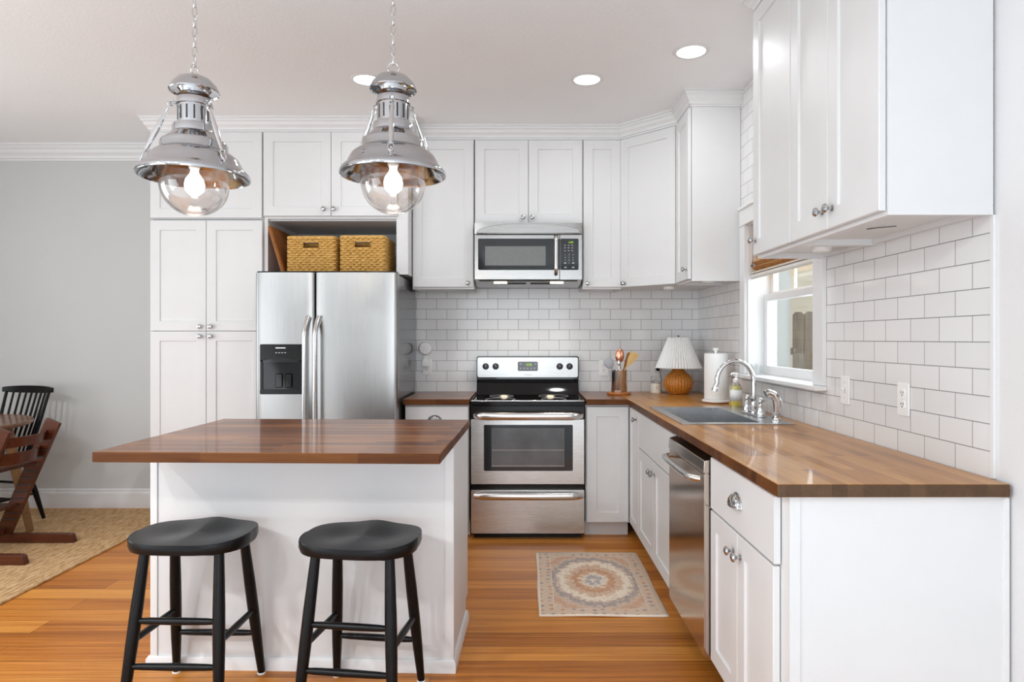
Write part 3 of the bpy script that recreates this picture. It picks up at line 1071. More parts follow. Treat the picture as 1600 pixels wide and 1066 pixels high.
# ------------------------------------------------------------------ island
IR = R(-1.7)
IC = (-0.8685, 2.732)
isl = thing('kitchen_island', 'white kitchen island with a dark wood butcher block top', 'island', (*IC, 0), IR)
tp = MB().box(-0.607, 0.607, -0.475, 0.475, ZC - TC, ZC)
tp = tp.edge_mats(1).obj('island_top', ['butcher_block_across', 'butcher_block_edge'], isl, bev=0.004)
tp['label'] = 'glossy brown butcher block top'
mb = MB()
bx0, bx1, by0, by1 = -0.598, 0.604, -0.142, 0.395
mb.box(bx0, bx1, by0, by1, 0.10, ZB)
mb.box(bx0, bx1, by0, by1 - 0.07, 0, 0.10)
mb.obj('body', 'cabinet_white', isl)
for xx in (bx0, bx1 - 0.028):
    MB().box(xx, xx + 0.028, by0 - 0.006, by0, 0.045, ZB, 0.0015).obj('corner_post', 'trim_white', isl)
MB().box(bx1, bx1 + 0.006, by0 - 0.006, by0 + 0.03, 0.045, ZB, 0.0015).obj('corner_post', 'trim_white', isl)
MB().sweep([(bx1, by1 - 0.07), (bx1, by0), (bx0, by0), (bx0, by1 - 0.07)][::-1],
           [(0, 0), (0.014, 0), (0.014, 0.038), (0.007, 0.05), (0, 0.05)]).obj('base_moulding', 'trim_white', isl)
for k in range(3):
    w = (bx1 - bx0) / 3
    dm = MB()
    shaker(dm, w - 0.004, ZB - 0.13)
    dm.obj('door', 'cabinet_white', isl, (bx1 - k * w - 0.002, by1 + 0.0008, 0.115), (0, 0, PI), sharp=12)

# ------------------------------------------------------------------ refrigerator
YF = 4.126
fr = thing('refrigerator', 'stainless side-by-side refrigerator with black water dispenser', 'refrigerator', (X(398.5, YF), YF, 0))
FW = X(620, YF) - X(398.5, YF)
FH = 1.724
mb = MB()
mb.box(0.006, FW - 0.004, 0.085, 0.755, 0.03, FH - 0.008, 0.004)
mb.box(0.02, FW - 0.02, 0.06, 0.6, 0.0, 0.08)
mb.obj('case', 'fridge_side', fr)
mb = MB()
mb.box(0.004, FW - 0.004, 0.02, 0.10, FH - 0.004, FH + 0.010, 0.003)
mb.obj('hinge_cover', 'black_plastic', fr)


def bowed_door(x0, x1, name):
    mb = MB()
    w = x1 - x0
    prof = []
    n = 14
    for i in range(n + 1):
        u = i / n
        e = min(u, 1 - u) * w
        rnd = 0.016 * (1 - math.sqrt(max(0, 1 - (1 - min(1, e / 0.016)) ** 2)))
        prof.append((x0 + u * w, -0.008 * math.sin(PI * u) + rnd))
    # denser corners
    prof = [(x0, 0.02)] + [(x0 + 0.016 * (1 - math.cos(R(a))), 0.02 - 0.0185 * math.sin(R(a))) for a in (22, 45, 67, 90)] + \
           [p for p in prof if x0 + 0.02 < p[0] < x1 - 0.02] + [(x1 - 0.016 * (1 - math.cos(R(a))), 0.02 - 0.0185 * math.sin(R(a))) for a in (90, 67, 45, 22)] + [(x1, 0.02)]
    mb.prism(prof + [(x1, 0.078), (x0, 0.078)], 0.09, FH)
    return mb.obj(name, 'steel_vertical', fr, sharp=40)


sx = X(491.7, YF) - X(398.5, YF)
fd = bowed_door(0.0, sx - 0.003, 'freezer_door')
rd = bowed_door(sx + 0.003, FW, 'fresh_food_door')


def fridge_handle(cx, parent, side):
    z0, z1 = 0.50, Z(496, YF - 0.05)
    pts, rs = [], []
    for i in range(25):
        u = i / 24
        z = z0 + (z1 - z0) * u
        end = min(u, 1 - u)
        k = min(1, end / 0.13)
        y = -0.004 - 0.052 * math.sin(k * PI / 2)
        x = cx + side * 0.012 * (1 - math.sin(k * PI / 2))
        pts.append((x, y, z))
        rs.append(0.0125 + 0.004 * (1 - k))
    mb = MB().tube(pts, rs, 14, flat=1.55)
    h = mb.obj('handle', 'handle_steel', parent, sharp=60)
    h['label'] = 'bowed brushed metal handle'


fridge_handle(X(480, YF) - X(398.5, YF), fd, 1)
fridge_handle(X(496.5, YF) - X(398.5, YF), rd, 1)
dx0, dx1, dz0, dz1 = X(407.5, YF) - X(398.5, YF), X(474, YF) - X(398.5, YF), Z(616, YF), Z(538, YF)
dcx, dcz, dw, dh = (dx0 + dx1) / 2, (dz0 + dz1) / 2, dx1 - dx0, dz1 - dz0
mb = MB()
zc0, zc1 = Z(608.5, YF), Z(565, YF)
# frame round a sunken bay: top panel, base tray, two cheeks
plate(mb, dcx, (zc1 + dz1) / 2, dw, dz1 - zc1, 0.008, -0.004, 0.010)
plate(mb, dcx, (zc0 + dz0) / 2, dw, zc0 - dz0, 0.008, -0.004, 0.012)
mb.box(dx0, dx0 + 0.018, -0.014, -0.004, zc0 - 0.01, zc1 + 0.01, 0.002)
mb.box(dx1 - 0.018, dx1, -0.014, -0.004, zc0 - 0.01, zc1 + 0.01, 0.002)
dp_ = mb.obj('water_dispenser', 'black_plastic', fd)
dp_['label'] = 'black water and ice dispenser'
MB().box(dx0 + 0.018, dx1 - 0.018, -0.0085, -0.0065, zc0 - 0.002, zc1 + 0.002).obj('dispenser_bay', 'black_gloss', dp_)
arch = [(dx0 + 0.02, zc1 - 0.004)] + [(dx0 + 0.02 + (dw - 0.04) * i / 12, zc1 + 0.002 + 0.022 * math.sin(PI * i / 12)) for i in range(13)] + [(dx1 - 0.02, zc1 - 0.004)]
mb = MB()
mb.prism(arch, 0.0, 0.004, Matrix.Translation((0, -0.0142, 0)) @ FRONT)
mb.obj('spout_hood', 'glass_black', dp_)
mb = MB()
for px in (437, 452):
    mb.box(X(px, YF) - X(398.5, YF) - 0.022, X(px, YF) - X(398.5, YF) + 0.022, -0.016, -0.009, zc0 + 0.012, zc0 + 0.10, 0.004)
mb.obj('paddle', 'black_gloss', dp_)
MB().box(X(432, YF) - X(398.5, YF), X(447.5, YF) - X(398.5, YF), -0.0155, -0.0142, Z(544.5, YF), Z(543, YF)).obj('maker_strip', 'handle_steel', dp_)
mb = MB()
for i in range(4):
    cx = X(433 + i * 4.6, YF) - X(398.5, YF)
    mb.box(cx - 0.005, cx + 0.005, -0.0152, -0.0142, Z(551.8, YF), Z(550.8, YF))
mb.obj('button_marks', 'button_grey', dp_)

# ------------------------------------------------------------------ things on the refrigerator
def basket(label, cx, y0, z0, w, d, h):
    t = thing('woven_basket', label, 'basket', (cx, y0 + d / 2, z0), 0, 'baskets above the refrigerator')
    rows = int(h / 0.0145)
    pit = h / rows
    mb = MB()
    hw2, hz0, hz1 = 0.054, h - 0.075, h - 0.030
    per = []
    base_pts = round_rect(w - 0.016, d - 0.016, 0.02, 4)
    loop = [Vector((p[0], p[1])) for p in base_pts]
    seglen = []
    dense = []
    for i in range(len(loop)):
        a, b = loop[i], loop[(i + 1) % len(loop)]
        m_ = max(1, int((b - a).length / 0.0065))
        for k in range(m_): dense.append(a.lerp(b, k / m_))
    n = len(dense)
    for r_ in range(rows):
        z = pit * (r_ + 0.5)
        path = []
        runs = []
        for i, p in enumerate(dense):
            q = dense[(i + 1) % n] - dense[i - 1]
            nn = Vector((q.y, -q.x)).normalized()
            amp = 0.0052 * math.sin(i * PI / 3 + (PI if r_ % 2 else 0))
            pos = p + nn * amp
            if p.y < -d / 2 + 0.03 and abs(p.x) < hw2 and hz0 < z < hz1:
                if path: runs.append(path)
                path = []
                continue
            path.append((pos.x, pos.y, z + random.uniform(-0.0006, 0.0006)))
        if path: runs.append(path)
        if len(runs) == 1: mb.tube(runs[0], pit * 0.56, 6, closed=True)
        else: mb.tube(runs[1] + runs[0], pit * 0.56, 6)
    mb.obj('woven_body', 'seagrass', t, sharp=80)
    mb = MB()
    mb.tube([(p.x, p.y, h) for p in dense[::2]], 0.011, 8, closed=True)
    mb.obj('rim', 'seagrass', t, sharp=80)
    mb = MB()
    ring = [(hw2, hz0), (-hw2, hz0), (-hw2, hz1), (hw2, hz1)]
    mb.tube([(a, -d / 2 + 0.006, b) for a, b in ring], 0.006, 6, closed=True)
    mb.obj('handle_rim', 'seagrass', t, sharp=80)
    MB().box(-w / 2 + 0.022, w / 2 - 0.022, -d / 2 + 0.03, d / 2 - 0.022, 0.004, h - 0.10).obj('lining', 'board_wood', t)
    return t


BZ = FH + 0.0005
yb0 = 4.36
bxa0, bxa1 = X(447, yb0), X(524, yb0)
basket('woven seagrass basket on the refrigerator, beside the wooden board', (bxa0 + bxa1) / 2, yb0, BZ, bxa1 - bxa0, 0.36, Z(371, yb0) - BZ)
bxb0, bxb1 = X(530, yb0), X(602, yb0)
basket('woven seagrass basket on the refrigerator, against the niche right side', (bxb0 + bxb1) / 2, yb0, BZ, bxb1 - bxb0, 0.36, Z(370, yb0) - BZ)
mb = MB()
mb.box(0, 0.022, 0, 0.40, 0, 0.345, 0.006)
tag(mb.obj('cutting_board', 'board_wood', None, (-1.590, 4.36, BZ + 0.001), (0, R(-16.5), 0)), 'brown wooden board leaning left of the baskets above the refrigerator', 'board')

# ------------------------------------------------------------------ range
YR_ = 4.262
rx0, rx1 = X(735, YR_), X(914, YR_)
RW = rx1 - rx0
rg = thing('range', 'stainless electric range with black glass cooktop between the counters', 'stove', (rx0, YR_, 0))
zz = lambda py: Z(py, YR_)
mb = MB()
mb.box(0.001, RW - 0.001, 0.035, 0.62, 0.03, 0.868, 0.002)
mb.box(0.02, RW - 0.02, 0.06, 0.6, 0, 0.03)
mb.obj('body', 'black_plastic', rg)
ztop = 0.905
mb = MB()
# cooktop: rounded front lip, glass bed
mb.box(0.0, RW, 0.0, 0.56, 0.868, ztop - 0.006, 0.008, seg=3)
mb.obj('cooktop', 'black_gloss', rg)
mb = MB()
mb.tube([(0.006, 0.57, ztop - 0.004), (0.006, 0.014, ztop - 0.004), (RW - 0.006, 0.014, ztop - 0.004), (RW - 0.006, 0.57, ztop - 0.004)], 0.006, 8)
mb.obj('cooktop_rim', 'chrome', rg, sharp=50)
for bx_, by_, br_ in ((0.19, 0.16, 0.10), (0.55, 0.17, 0.085), (0.19, 0.41, 0.085), (0.56, 0.41, 0.105)):
    MB().tube([(bx_ + br_ * math.cos(2 * PI * i / 40), by_ + br_ * math.sin(2 * PI * i / 40), ztop - 0.0062) for i in range(40)], 0.0012, 4, closed=True).obj('burner_ring', 'button_grey', rg)
# oven door
od = MB()
wx0, wx1, wz0, wz1 = X(756, YR_) - rx0, X(895, YR_) - rx0, zz(736), zz(664)
zd0, zd1 = zz(757), zz(655.5)
od.slab([0.004, wx0 + 0.006, wx1 - 0.006, RW - 0.004], [zd0, wz0 + 0.006, wz1 - 0.006, zd1], lambda x, z: not (wx0 < x < wx1 and wz0 < z < wz1), 0.0, 0.034, ROTY)
od = od.obj('oven_door', 'steel_horizontal', rg, bev=0.002)
mb = MB()
mb.box(0.003, RW - 0.003, 0.003, 0.034, zd1, 0.866, 0.004)
mb.obj('door_header', 'black_plastic', od)
wf = MB()
plate(wf, (wx0 + wx1) / 2, (wz0 + wz1) / 2, wx1 - wx0, wz1 - wz0, 0.008, 0.004, 0.006)
wf = wf.obj('oven_window', 'glass_black', od)
mb = MB()
gx0, gx1, gz0, gz1 = X(768, YR_) - rx0, X(882, YR_) - rx0, zz(730), zz(669)
mb.box(gx0, gx1, -0.0032, -0.0018, gz0, gz1)
mb.obj('window_glass', 'oven_dark', wf)
mb = MB()
for py in (703.5, 728):
    mb.tube([(gx0 + 0.002, -0.0034, zz(py)), (gx1 - 0.002, -0.0034, zz(py))], 0.0016, 6)
mb.obj('oven_rack', 'handle_steel', wf)


def bar_handle(x0, x1, z, parent, depth, rad, y0=0.0, mat='handle_steel', flat=1.0):
    pts, rs = [], []
    for i in range(29):
        u = i / 28
        k = min(1, min(u, 1 - u) / 0.09)
        pts.append((x0 + (x1 - x0) * u, y0 - 0.002 - depth * math.sin(k * PI / 2) - 0.006 * math.sin(PI * u), z))
        rs.append(rad * (0.85 + 0.15 * k))
    return MB().tube(pts, rs, 14, flat=flat).obj('handle', mat, parent, sharp=60)


bar_handle(X(742, YR_) - rx0, X(909, YR_) - rx0, zz(649.5), od, 0.045, 0.0145, 0.003, flat=1.75)
dr = MB()
dr.box(0.004, RW - 0.004, 0, 0.034, zz(834), zz(766), 0.003)
dr = dr.obj('storage_drawer', 'steel_horizontal', rg)
bar_handle(X(742, YR_) - rx0, X(910, YR_) - rx0, zz(774.5), dr, 0.024, 0.0135, flat=1.75)
# backguard
YB_ = 4.825
q = YB_ - YR_
b0, b1 = X(744.5, YB_) - rx0, X(904.5, YB_) - rx0
bz0, bz1 = Z(590.5, YB_), Z(558, YB_)
mb = MB()
mb.prism(round_rect(b1 - b0, 0.30, 0.014), 0, 0.04, Matrix.Translation(((b0 + b1) / 2, q + 0.075, bz1 - 0.15)) @ FRONT)
prof = [(q + 0.03, ztop - 0.008), (q - 0.04, ztop - 0.008), (q - 0.012, ztop + 0.03), (q + 0.012, ztop + 0.075), (q + 0.008, bz0 - 0.012), (q + 0.03, bz0 - 0.012)]
mb.prism(prof, b0 + 0.002, b1 - 0.002, Matrix(((0, 0, 1, 0), (1, 0, 0, 0), (0, 1, 0, 0), (0, 0, 0, 1))))
mb.prism(round_rect(b1 - b0, bz1 - bz0 + 0.012, 0.016), 0, 0.045, Matrix.Translation(((b0 + b1) / 2, q + 0.045, (bz0 + bz1) / 2)) @ FRONT)
bgd = mb.obj('backguard', 'black_gloss', rg)
pl = MB()
plate(pl, (b0 + b1) / 2, (bz0 + bz1) / 2 + 0.001, b1 - b0 - 0.016, bz1 - bz0 - 0.008, 0.012, q, 0.005)
pl = pl.obj('control_panel', 'steel_small', bgd)
for px in (759, 774.5, 874.5, 889.8):
    kx, kz = X(px, YB_) - rx0, Z(572.7, YB_)
    M = Matrix.Translation((kx, q - 0.005, kz)) @ FRONT
    kb = MB().lathe([(0, 0), (0.0235, 0), (0.0235, 0.006), (0.019, 0.010), (0.017, 0.024), (0, 0.025)], 28, M)
    kb.box(kx - 0.004, kx + 0.004, q - 0.034, q - 0.028, kz - 0.017, kz + 0.017, 0.001)
    kb = kb.obj('control_knob', 'black_plastic', bgd)
    MB().box(kx - 0.0012, kx + 0.0012, q - 0.0352, q - 0.0338, kz + 0.002, kz + 0.016).obj('pointer', 'button_grey', kb)
mb = MB()
cx, cz = X(824.7, YB_) - rx0, Z(572.5, YB_)
plate(mb, cx, cz, 0.148, 0.069, 0.010, q - 0.005, 0.003)
dspl = mb.obj('clock_panel', 'glass_black', bgd)
text('4:06', 'clock_digits', 'led_green', dspl, (X(826.5, YB_) - rx0, q - 0.0085, Z(570, YB_)), (R(90), 0, 0), 0.026)
mb = MB()
for i, (px, py) in enumerate(((813.5, 569), (813.5, 575.5), (819, 575.5), (824.3, 575.5), (829.5, 575.5), (835, 575.5), (836.5, 569))):
    cx_, cz_ = X(px, YB_) - rx0, Z(py, YB_)
    mb.box(cx_ - 0.006, cx_ + 0.006, q - 0.0092, q - 0.008, cz_ - 0.003, cz_ + 0.003)
mb.obj('button_marks', 'button_grey', dspl)
text('FRIGIDAIRE', 'maker_lettering', 'logo_grey', pl, (X(825, YB_) - rx0, q - 0.0055, Z(585.8, YB_)), (R(90), 0, 0), 0.011)

# ------------------------------------------------------------------ microwave
YM = 4.52
mx0, mx1 = X(741.5, YM), X(909.5, YM)
mwz0, mwz1 = Z(437, YM), 2.105
mw = thing('microwave', 'stainless over-the-range microwave with black glass door', 'microwave', (mx0, YM, mwz0 - 0.03))
W = mx1 - mx0
zm_ = lambda py: Z(py, YM) - (mwz0 - 0.03)
xm_ = lambda px: X(px, YM) - mx0
H = mwz1 - (mwz0 - 0.03)
mb = MB()
mb.box(0.001, W - 0.001, 0.03, YT - YM - 0.004, 0.03, H)
mb.obj('body', 'black_plastic', mw)
mb = MB()
# vent grille: flat band with a bowed face
prof = [(W * i / 24, -0.002 - 0.016 * math.sin(PI * i / 24) ** 0.6) for i in range(25)]
mb.prism(prof + [(W, 0.03), (0, 0.03)], zm_(366), H)
mb.obj('vent_panel', 'steel_small', mw, sharp=25)
zv = zm_(366)
arch_ = [(W * 0.015, zv + 0.002)] + [(W * (0.015 + 0.97 * i / 40), zv + 0.004 + (H - zv - 0.010) * max(0, math.sin(PI * i / 40)) ** 0.42) for i in range(1, 40)] + [(W * 0.985, zv + 0.002)]
mb = MB()
mb.prism(arch_, 0, 0.018, Matrix.Translation((0, -0.012, 0)) @ FRONT)
mb.obj('vent_arch', 'steel_small', mw, bev=0.003)
dm = MB()
dm.slab([0, xm_(749), xm_(872), xm_(874.3)], [0.03, zm_(421.5), zm_(374), zm_(367)], lambda x, z: True, 0, 0.028, ROTY)
dm = dm.obj('microwave_door', 'steel_small', mw, bev=0.002)
g = MB()
plate(g, (xm_(747) + xm_(874)) / 2, (zm_(373) + zm_(422)) / 2, xm_(874) - xm_(747), zm_(373) - zm_(422), 0.008, 0.001, 0.003)
g = g.obj('door_glass', 'glass_black', dm)
MB().box(xm_(758), xm_(852.5), -0.0032, -0.0020, zm_(415), zm_(385)).obj('viewing_window', 'grey_mesh_glass', g)
pts, rs = [], []
for i in range(25):
    u = i / 24
    k = min(1, min(u, 1 - u) / 0.14)
    pts.append((xm_(868.5), -0.002 - 0.034 * math.sin(k * PI / 2), zm_(428) + (zm_(368.5) - zm_(428)) * u))
    rs.append(0.0145)
MB().tube(pts, rs, 14, flat=1.15).obj('handle', 'handle_steel', dm, sharp=60)
cp = MB()
cp.box(xm_(875), W, 0, 0.028, 0.03, zm_(367), 0.002)
cp = cp.obj('control_panel', 'steel_small', mw)
g = MB()
plate(g, (xm_(875.3) + xm_(904)) / 2, (zm_(373) + zm_(422)) / 2, xm_(904) - xm_(875.3), zm_(373) - zm_(422), 0.008, 0.001, 0.003)
g = g.obj('keypad', 'glass_black', cp)
text('4:05', 'clock_digits', 'led_green', g, (xm_(892), -0.0026, zm_(379)), (R(90), 0, 0), 0.02)
mb = MB()
for py in (383.5, 387.5, 392):
    for px in (882.8, 888.5, 894):
        mb.box(xm_(px) - 0.006, xm_(px) + 0.006, -0.003, -0.002, zm_(py) - 0.0016, zm_(py) + 0.0016)
mb.obj('button_marks', 'button_grey', g)
for r_, row in enumerate(('123', '456', '789')):
    for c_, ch in enumerate(row):
        text(ch, 'key_digit', 'button_grey', g, (xm_(883 + 6.2 * c_), -0.0026, zm_(398.3 + 4.3 * r_)), (R(90), 0, 0), 0.013)
text('0', 'key_digit', 'button_grey', g, (xm_(889.2), -0.0026, zm_(411.2)), (R(90), 0, 0), 0.013)
for px, py in ((883, 411.2), (895.5, 411.2), (883.5, 418), (895.5, 418)):
    MB().box(xm_(px) - 0.008, xm_(px) + 0.008, -0.003, -0.002, zm_(py) - 0.003, zm_(py) + 0.003, 0.0004).obj('key_mark', 'button_grey', g)
mb = MB()
prof = [(0.012, 0.029), (0.10, 0.0), (YT - YM - 0.006, 0.0), (YT - YM - 0.006, 0.029)]
mb.prism(prof, 0.003, W - 0.003, Matrix(((0, 0, 1, 0), (1, 0, 0, 0), (0, 1, 0, 0), (0, 0, 0, 1))))
un = mb.obj('underside', 'sink_steel', mw)
MS = lambda x_, y_: Matrix.Translation((x_, y_, 0.029 - (y_ - 0.012) * 0.33)) @ Matrix.Rotation(math.atan2(-0.029, 0.088), 4, 'X')
MB().box(-W / 2 + 0.03, W / 2 - 0.03, -0.008, 0.008, -0.002, 0.003, 0, MS(W / 2, 0.026)).obj('intake_slot', 'dark_slot', un)
for k in range(2):
    MB().box(-0.09, 0.09, -0.012, 0.012, -0.0025, 0.002, 0.001, MS(W / 2 + (-0.105 if k == 0 else 0.105), 0.072)).obj('grease_filter', 'black_plastic', un)
for px in (782, 870):
    lx = X(px, YM + 0.05) - mx0
    M = Matrix.Translation((lx, 0.056, 0.0135)) @ Matrix.Rotation(math.atan2(-0.029, 0.088), 4, 'X')
    MB().box(-0.045, 0.045, -0.012, 0.012, -0.003, 0.002, 0, M).obj('hood_lamp', 'hood_light', un)
    d = bpy.data.lights.new('hood_lamp_light', 'SPOT')
    d.energy, d.color, d.spot_size, d.shadow_soft_size, d.spot_blend = 1.6, (1, 0.84, 0.6), R(120), 0.03, 0.6
    lo = bpy.data.objects.new('hood_lamp_light', d)
    COL.objects.link(lo)
    lo.location = (mx0 + lx, YM + 0.06, mwz0 - 0.045)

# ------------------------------------------------------------------ dishwasher
dwy0, dwy1, dwx = 3.055, 2.468, 0.690
dwt = thing('dishwasher', 'stainless dishwasher with curved bar handle under the right counter', 'dishwasher', (0.716, dwy0, 0), R(-90))
w = dwy0 - dwy1
mb = MB()
mb.box(0.004, w - 0.004, 0.03, 0.57, 0.10, 0.872)
mb.box(0.004, w - 0.004, 0.09, 0.57, 0.0, 0.10)
mb.obj('tub', 'black_plastic', dwt)
dd = MB().box(0, w, -0.026, 0.026, 0.105, 0.800, 0.004).obj('dishwasher_door', 'steel_dishwasher', dwt)
mb = MB()
mb.prism([(-0.030, 0.800), (-0.026, 0.846), (0.026, 0.860), (0.026, 0.800)], 0, w, Matrix(((0, 0, 1, 0), (1, 0, 0, 0), (0, 1, 0, 0), (0, 0, 0, 1))))
cpn = mb.obj('control_strip', 'steel_dishwasher', dwt, bev=0.002)
mb = MB()
M = Matrix.Translation((0, -0.026, 0.846)) @ Matrix.Rotation(math.atan2(0.014, 0.052), 4, 'X')
mb.box(0.01, w - 0.01, 0.002, 0.05, 0.0003, 0.002, 0, M)
mb.obj('button_strip', 'black_gloss', cpn)
bar_handle(0.035, w - 0.035, 0.772, dd, 0.036, 0.014, -0.026)

# ------------------------------------------------------------------ sink, faucet, sprayer
sk = thing('kitchen_sink', 'stainless drop-in sink set in the wood counter below the window', 'sink', (0, 0, ZC))
mb = MB()
mb.slab([0.738, 0.786, 1.116, 1.256], [2.998, 3.058, 3.707, 3.765], lambda x, y: not (0.786 < x < 1.116 and 3.058 < y < 3.707), 0.0003, 0.004)
mb.obj('rim', 'sink_steel', sk, bev=0.0015)
mb = MB()
mb.box(0.784, 1.118, 3.056, 3.709, -0.20, 0.0035)
mb.bm.faces.ensure_lookup_table()
topf = [f for f in mb.bm.faces if f.normal.z > 0.9 or all(v.co.z > 0 for v in f.verts)]
bmesh.ops.delete(mb.bm, geom=topf, context='FACES_ONLY')
es = [e for e in mb.bm.edges if not all(v.co.z > 0 for v in e.verts)]
bmesh.ops.bevel(mb.bm, geom=es, offset=0.03, segments=4, affect='EDGES')
bs = mb.obj('basin', 'sink_steel', sk, sharp=50)
MB().lathe([(0.045, 0.001), (0.045, 0.004), (0.035, 0.004), (0.03, -0.002), (0, -0.002)], 28, Matrix.Translation((0.95, 3.38, -0.1995))).obj('drain', 'chrome', sk)

fcx, fcy = 1.190, 3.355
fa = thing('faucet', 'chrome gooseneck faucet with two lever handles behind the sink', 'faucet', (fcx, fcy, ZC + 0.004))
mb = MB()
mb.prism([(a, b) for a, b in round_rect(0.052, 0.25, 0.025)], 0.0004, 0.010)
mb.obj('deck_plate', 'chrome', fa, bev=0.003)
mb = MB()
mb.lathe([(0, 0.010), (0.024, 0.010), (0.025, 0.020), (0.018, 0.030), (0.021, 0.040), (0.015, 0.052), (0.0135, 0.075), (0.017, 0.085), (0.013, 0.095), (0, 0.095)], 28)
pts = [(0, 0, 0.09), (0, 0, 0.13), (0, 0, 0.165)]
for i in range(1, 19):
    a = PI * i / 18 * 1.02
    pts.append((-0.094 + 0.094 * math.cos(a), 0, 0.168 + 0.108 * math.sin(a)))
pts += [(-0.192, 0, 0.155), (-0.197, 0, 0.138)]
mb.tube(pts, [0.0125] * 3 + [0.0115] * (len(pts) - 3), 16)
mb.lathe([(0, 0), (0.0155, 0), (0.0155, 0.016), (0.012, 0.020), (0, 0.02)], 20, Matrix.Translation((-0.200, 0, 0.122)) @ Matrix.Rotation(R(12), 4, 'Y'))
mb.obj('spout', 'chrome', fa, sharp=40)
for sgn in (1, -1):
    mb = MB()
    M = Matrix.Translation((0, sgn * 0.098, 0.010))
    mb.lathe([(0, 0), (0.023, 0), (0.024, 0.008), (0.019, 0.02), (0.020, 0.03), (0.013, 0.042), (0.009, 0.05), (0.009, 0.062), (0.014, 0.068), (0.013, 0.078), (0.006, 0.085), (0, 0.087)], 24, M)
    mb.tube([(-0.002, sgn * 0.098, 0.082), (0.006, sgn * 0.098 - 0.02, 0.083), (0.012, sgn * 0.098 - 0.052, 0.085)], [0.006, 0.005, 0.0075], 10)
    mb.obj('lever_handle', 'chrome', fa, sharp=40)
mb = MB()
sp_ = thing('sink_sprayer', 'chrome side sprayer on the near corner of the sink', 'sprayer', (1.197, 3.075, ZC + 0.0045))
mb.lathe([(0, 0), (0.027, 0), (0.027, 0.006), (0.019, 0.012), (0.017, 0.03), (0.021, 0.036), (0.015, 0.045), (0, 0.045)], 24)
mb.obj('base', 'chrome', sp_, sharp=40)
mb = MB()
mb.tube([(0, 0, 0.04), (0.002, 0, 0.075), (0.0, 0, 0.105), (-0.012, 0, 0.128), (-0.034, 0, 0.138), (-0.052, 0, 0.130)], [0.012, 0.016, 0.018, 0.018, 0.015, 0.017], 14)
mb.obj('spray_head', 'chrome', sp_, sharp=50)
mb = MB()
mb.tube([(0.016, 0, 0.115), (0.026, 0, 0.09), (0.024, 0, 0.065)], [0.004, 0.006, 0.004], 8)
mb.obj('trigger', 'chrome', sp_, sharp=50)

# soap
so = thing('soap_bottle', 'clear pump bottle of yellow dish soap beside the faucet', 'bottle', (1.243, 3.795, ZC))
sp = lambda r_, z: (r_, z)
mb = MB().lathe([(0, 0.001), (0.032, 0.001), (0.036, 0.006), (0.036, 0.042), (0.0, 0.042)], 28)
mb.obj('liquid', 'soap', so)
mb = MB().lathe([(0.037, 0.004), (0.037, 0.105), (0.033, 0.122), (0.018, 0.138), (0.013, 0.142), (0.013, 0.148)], 28)
mb.obj('bottle_body', 'tumbler_glass', so, sharp=50)
mb = MB().lathe([(0, 0.043), (0.0345, 0.043), (0.0345, 0.103), (0.031, 0.118), (0, 0.128)], 28)
mb.obj('soap_film', 'soap_film', so)
mb = MB()
P, F = [], []
for i in range(13):
    a = R(190 + 130 * i / 12)
    P += [(0.0376 * math.cos(a), 0.0376 * math.sin(a), 0.036), (0.0376 * math.cos(a), 0.0376 * math.sin(a), 0.098)]
for i in range(12): F.append([2 * i, 2 * i + 2, 2 * i + 3, 2 * i + 1])
mb.poly(P, F)
lb = mb.obj('paper_label', 'white_plastic', so, solid=0.0004)
mb = MB()
mb.lathe([(0, 0.14), (0.017, 0.14), (0.018, 0.158), (0.010, 0.164), (0.006, 0.166), (0.006, 0.186), (0.011, 0.188), (0.011, 0.198), (0, 0.199)], 24)
mb.tube([(0, 0, 0.193), (-0.022, -0.004, 0.193), (-0.032, -0.006, 0.185)], [0.006, 0.005, 0.004], 10)
mb.obj('pump', 'white_plastic', so, sharp=40)

# paper towels
pt = thing('paper_towel_holder', 'upright white roll of paper towels on a round stand left of the faucet', 'paper towels', (1.197, 4.03, ZC))
MB().lathe([(0, 0.006), (0.080, 0.006), (0.084, 0.010), (0.084, 0.018), (0.078, 0.022), (0, 0.022)], 40).obj('stand_base', 'white_ceramic', pt)
MB().lathe([(0, 0.0), (0.070, 0.0), (0.070, 0.006), (0, 0.006)], 32).obj('cork_foot', 'board_wood', pt)
MB().lathe([(0.018, 0.024), (0.068, 0.024), (0.0695, 0.03), (0.0695, 0.298), (0.068, 0.303), (0.018, 0.303)], 48).obj('paper_roll', 'paper', pt)
MB().cyl(0.008, 0.022, 0.315, 16).obj('rod', 'handle_steel', pt)
MB().lathe([(0, 0.312), (0.011, 0.312), (0.011, 0.320), (0.018, 0.322), (0.020, 0.333), (0.014, 0.337), (0, 0.338)], 24).obj('finial', 'white_ceramic', pt)

# lamp
la = thing('table_lamp', 'rattan gourd table lamp with white pleated shade in the counter corner', 'lamp', (1.118, 4.66, ZC))
prof = [(0, 0.0), (0.055, 0.0), (0.066, 0.008), (0.088, 0.032), (0.100, 0.062), (0.102, 0.085), (0.095, 0.110), (0.078, 0.134), (0.056, 0.153), (0.043, 0.166), (0.038, 0.182), (0.037, 0.200), (0.0, 0.202)]
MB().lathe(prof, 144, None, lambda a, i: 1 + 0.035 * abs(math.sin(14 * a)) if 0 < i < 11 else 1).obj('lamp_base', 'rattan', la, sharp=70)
mb = MB().lathe([(0.155, 0.186), (0.155, 0.188), (0.0715, 0.400), (0.0715, 0.402)], 240, None, lambda a, i: 1 + 0.045 * math.cos(48 * a))
mb.obj('lamp_shade', 'white_plastic', la, sharp=80, solid=0.001)['label'] = 'white pleated empire shade'
mb = MB().cyl(0.004, 0.2, 0.408, 10)
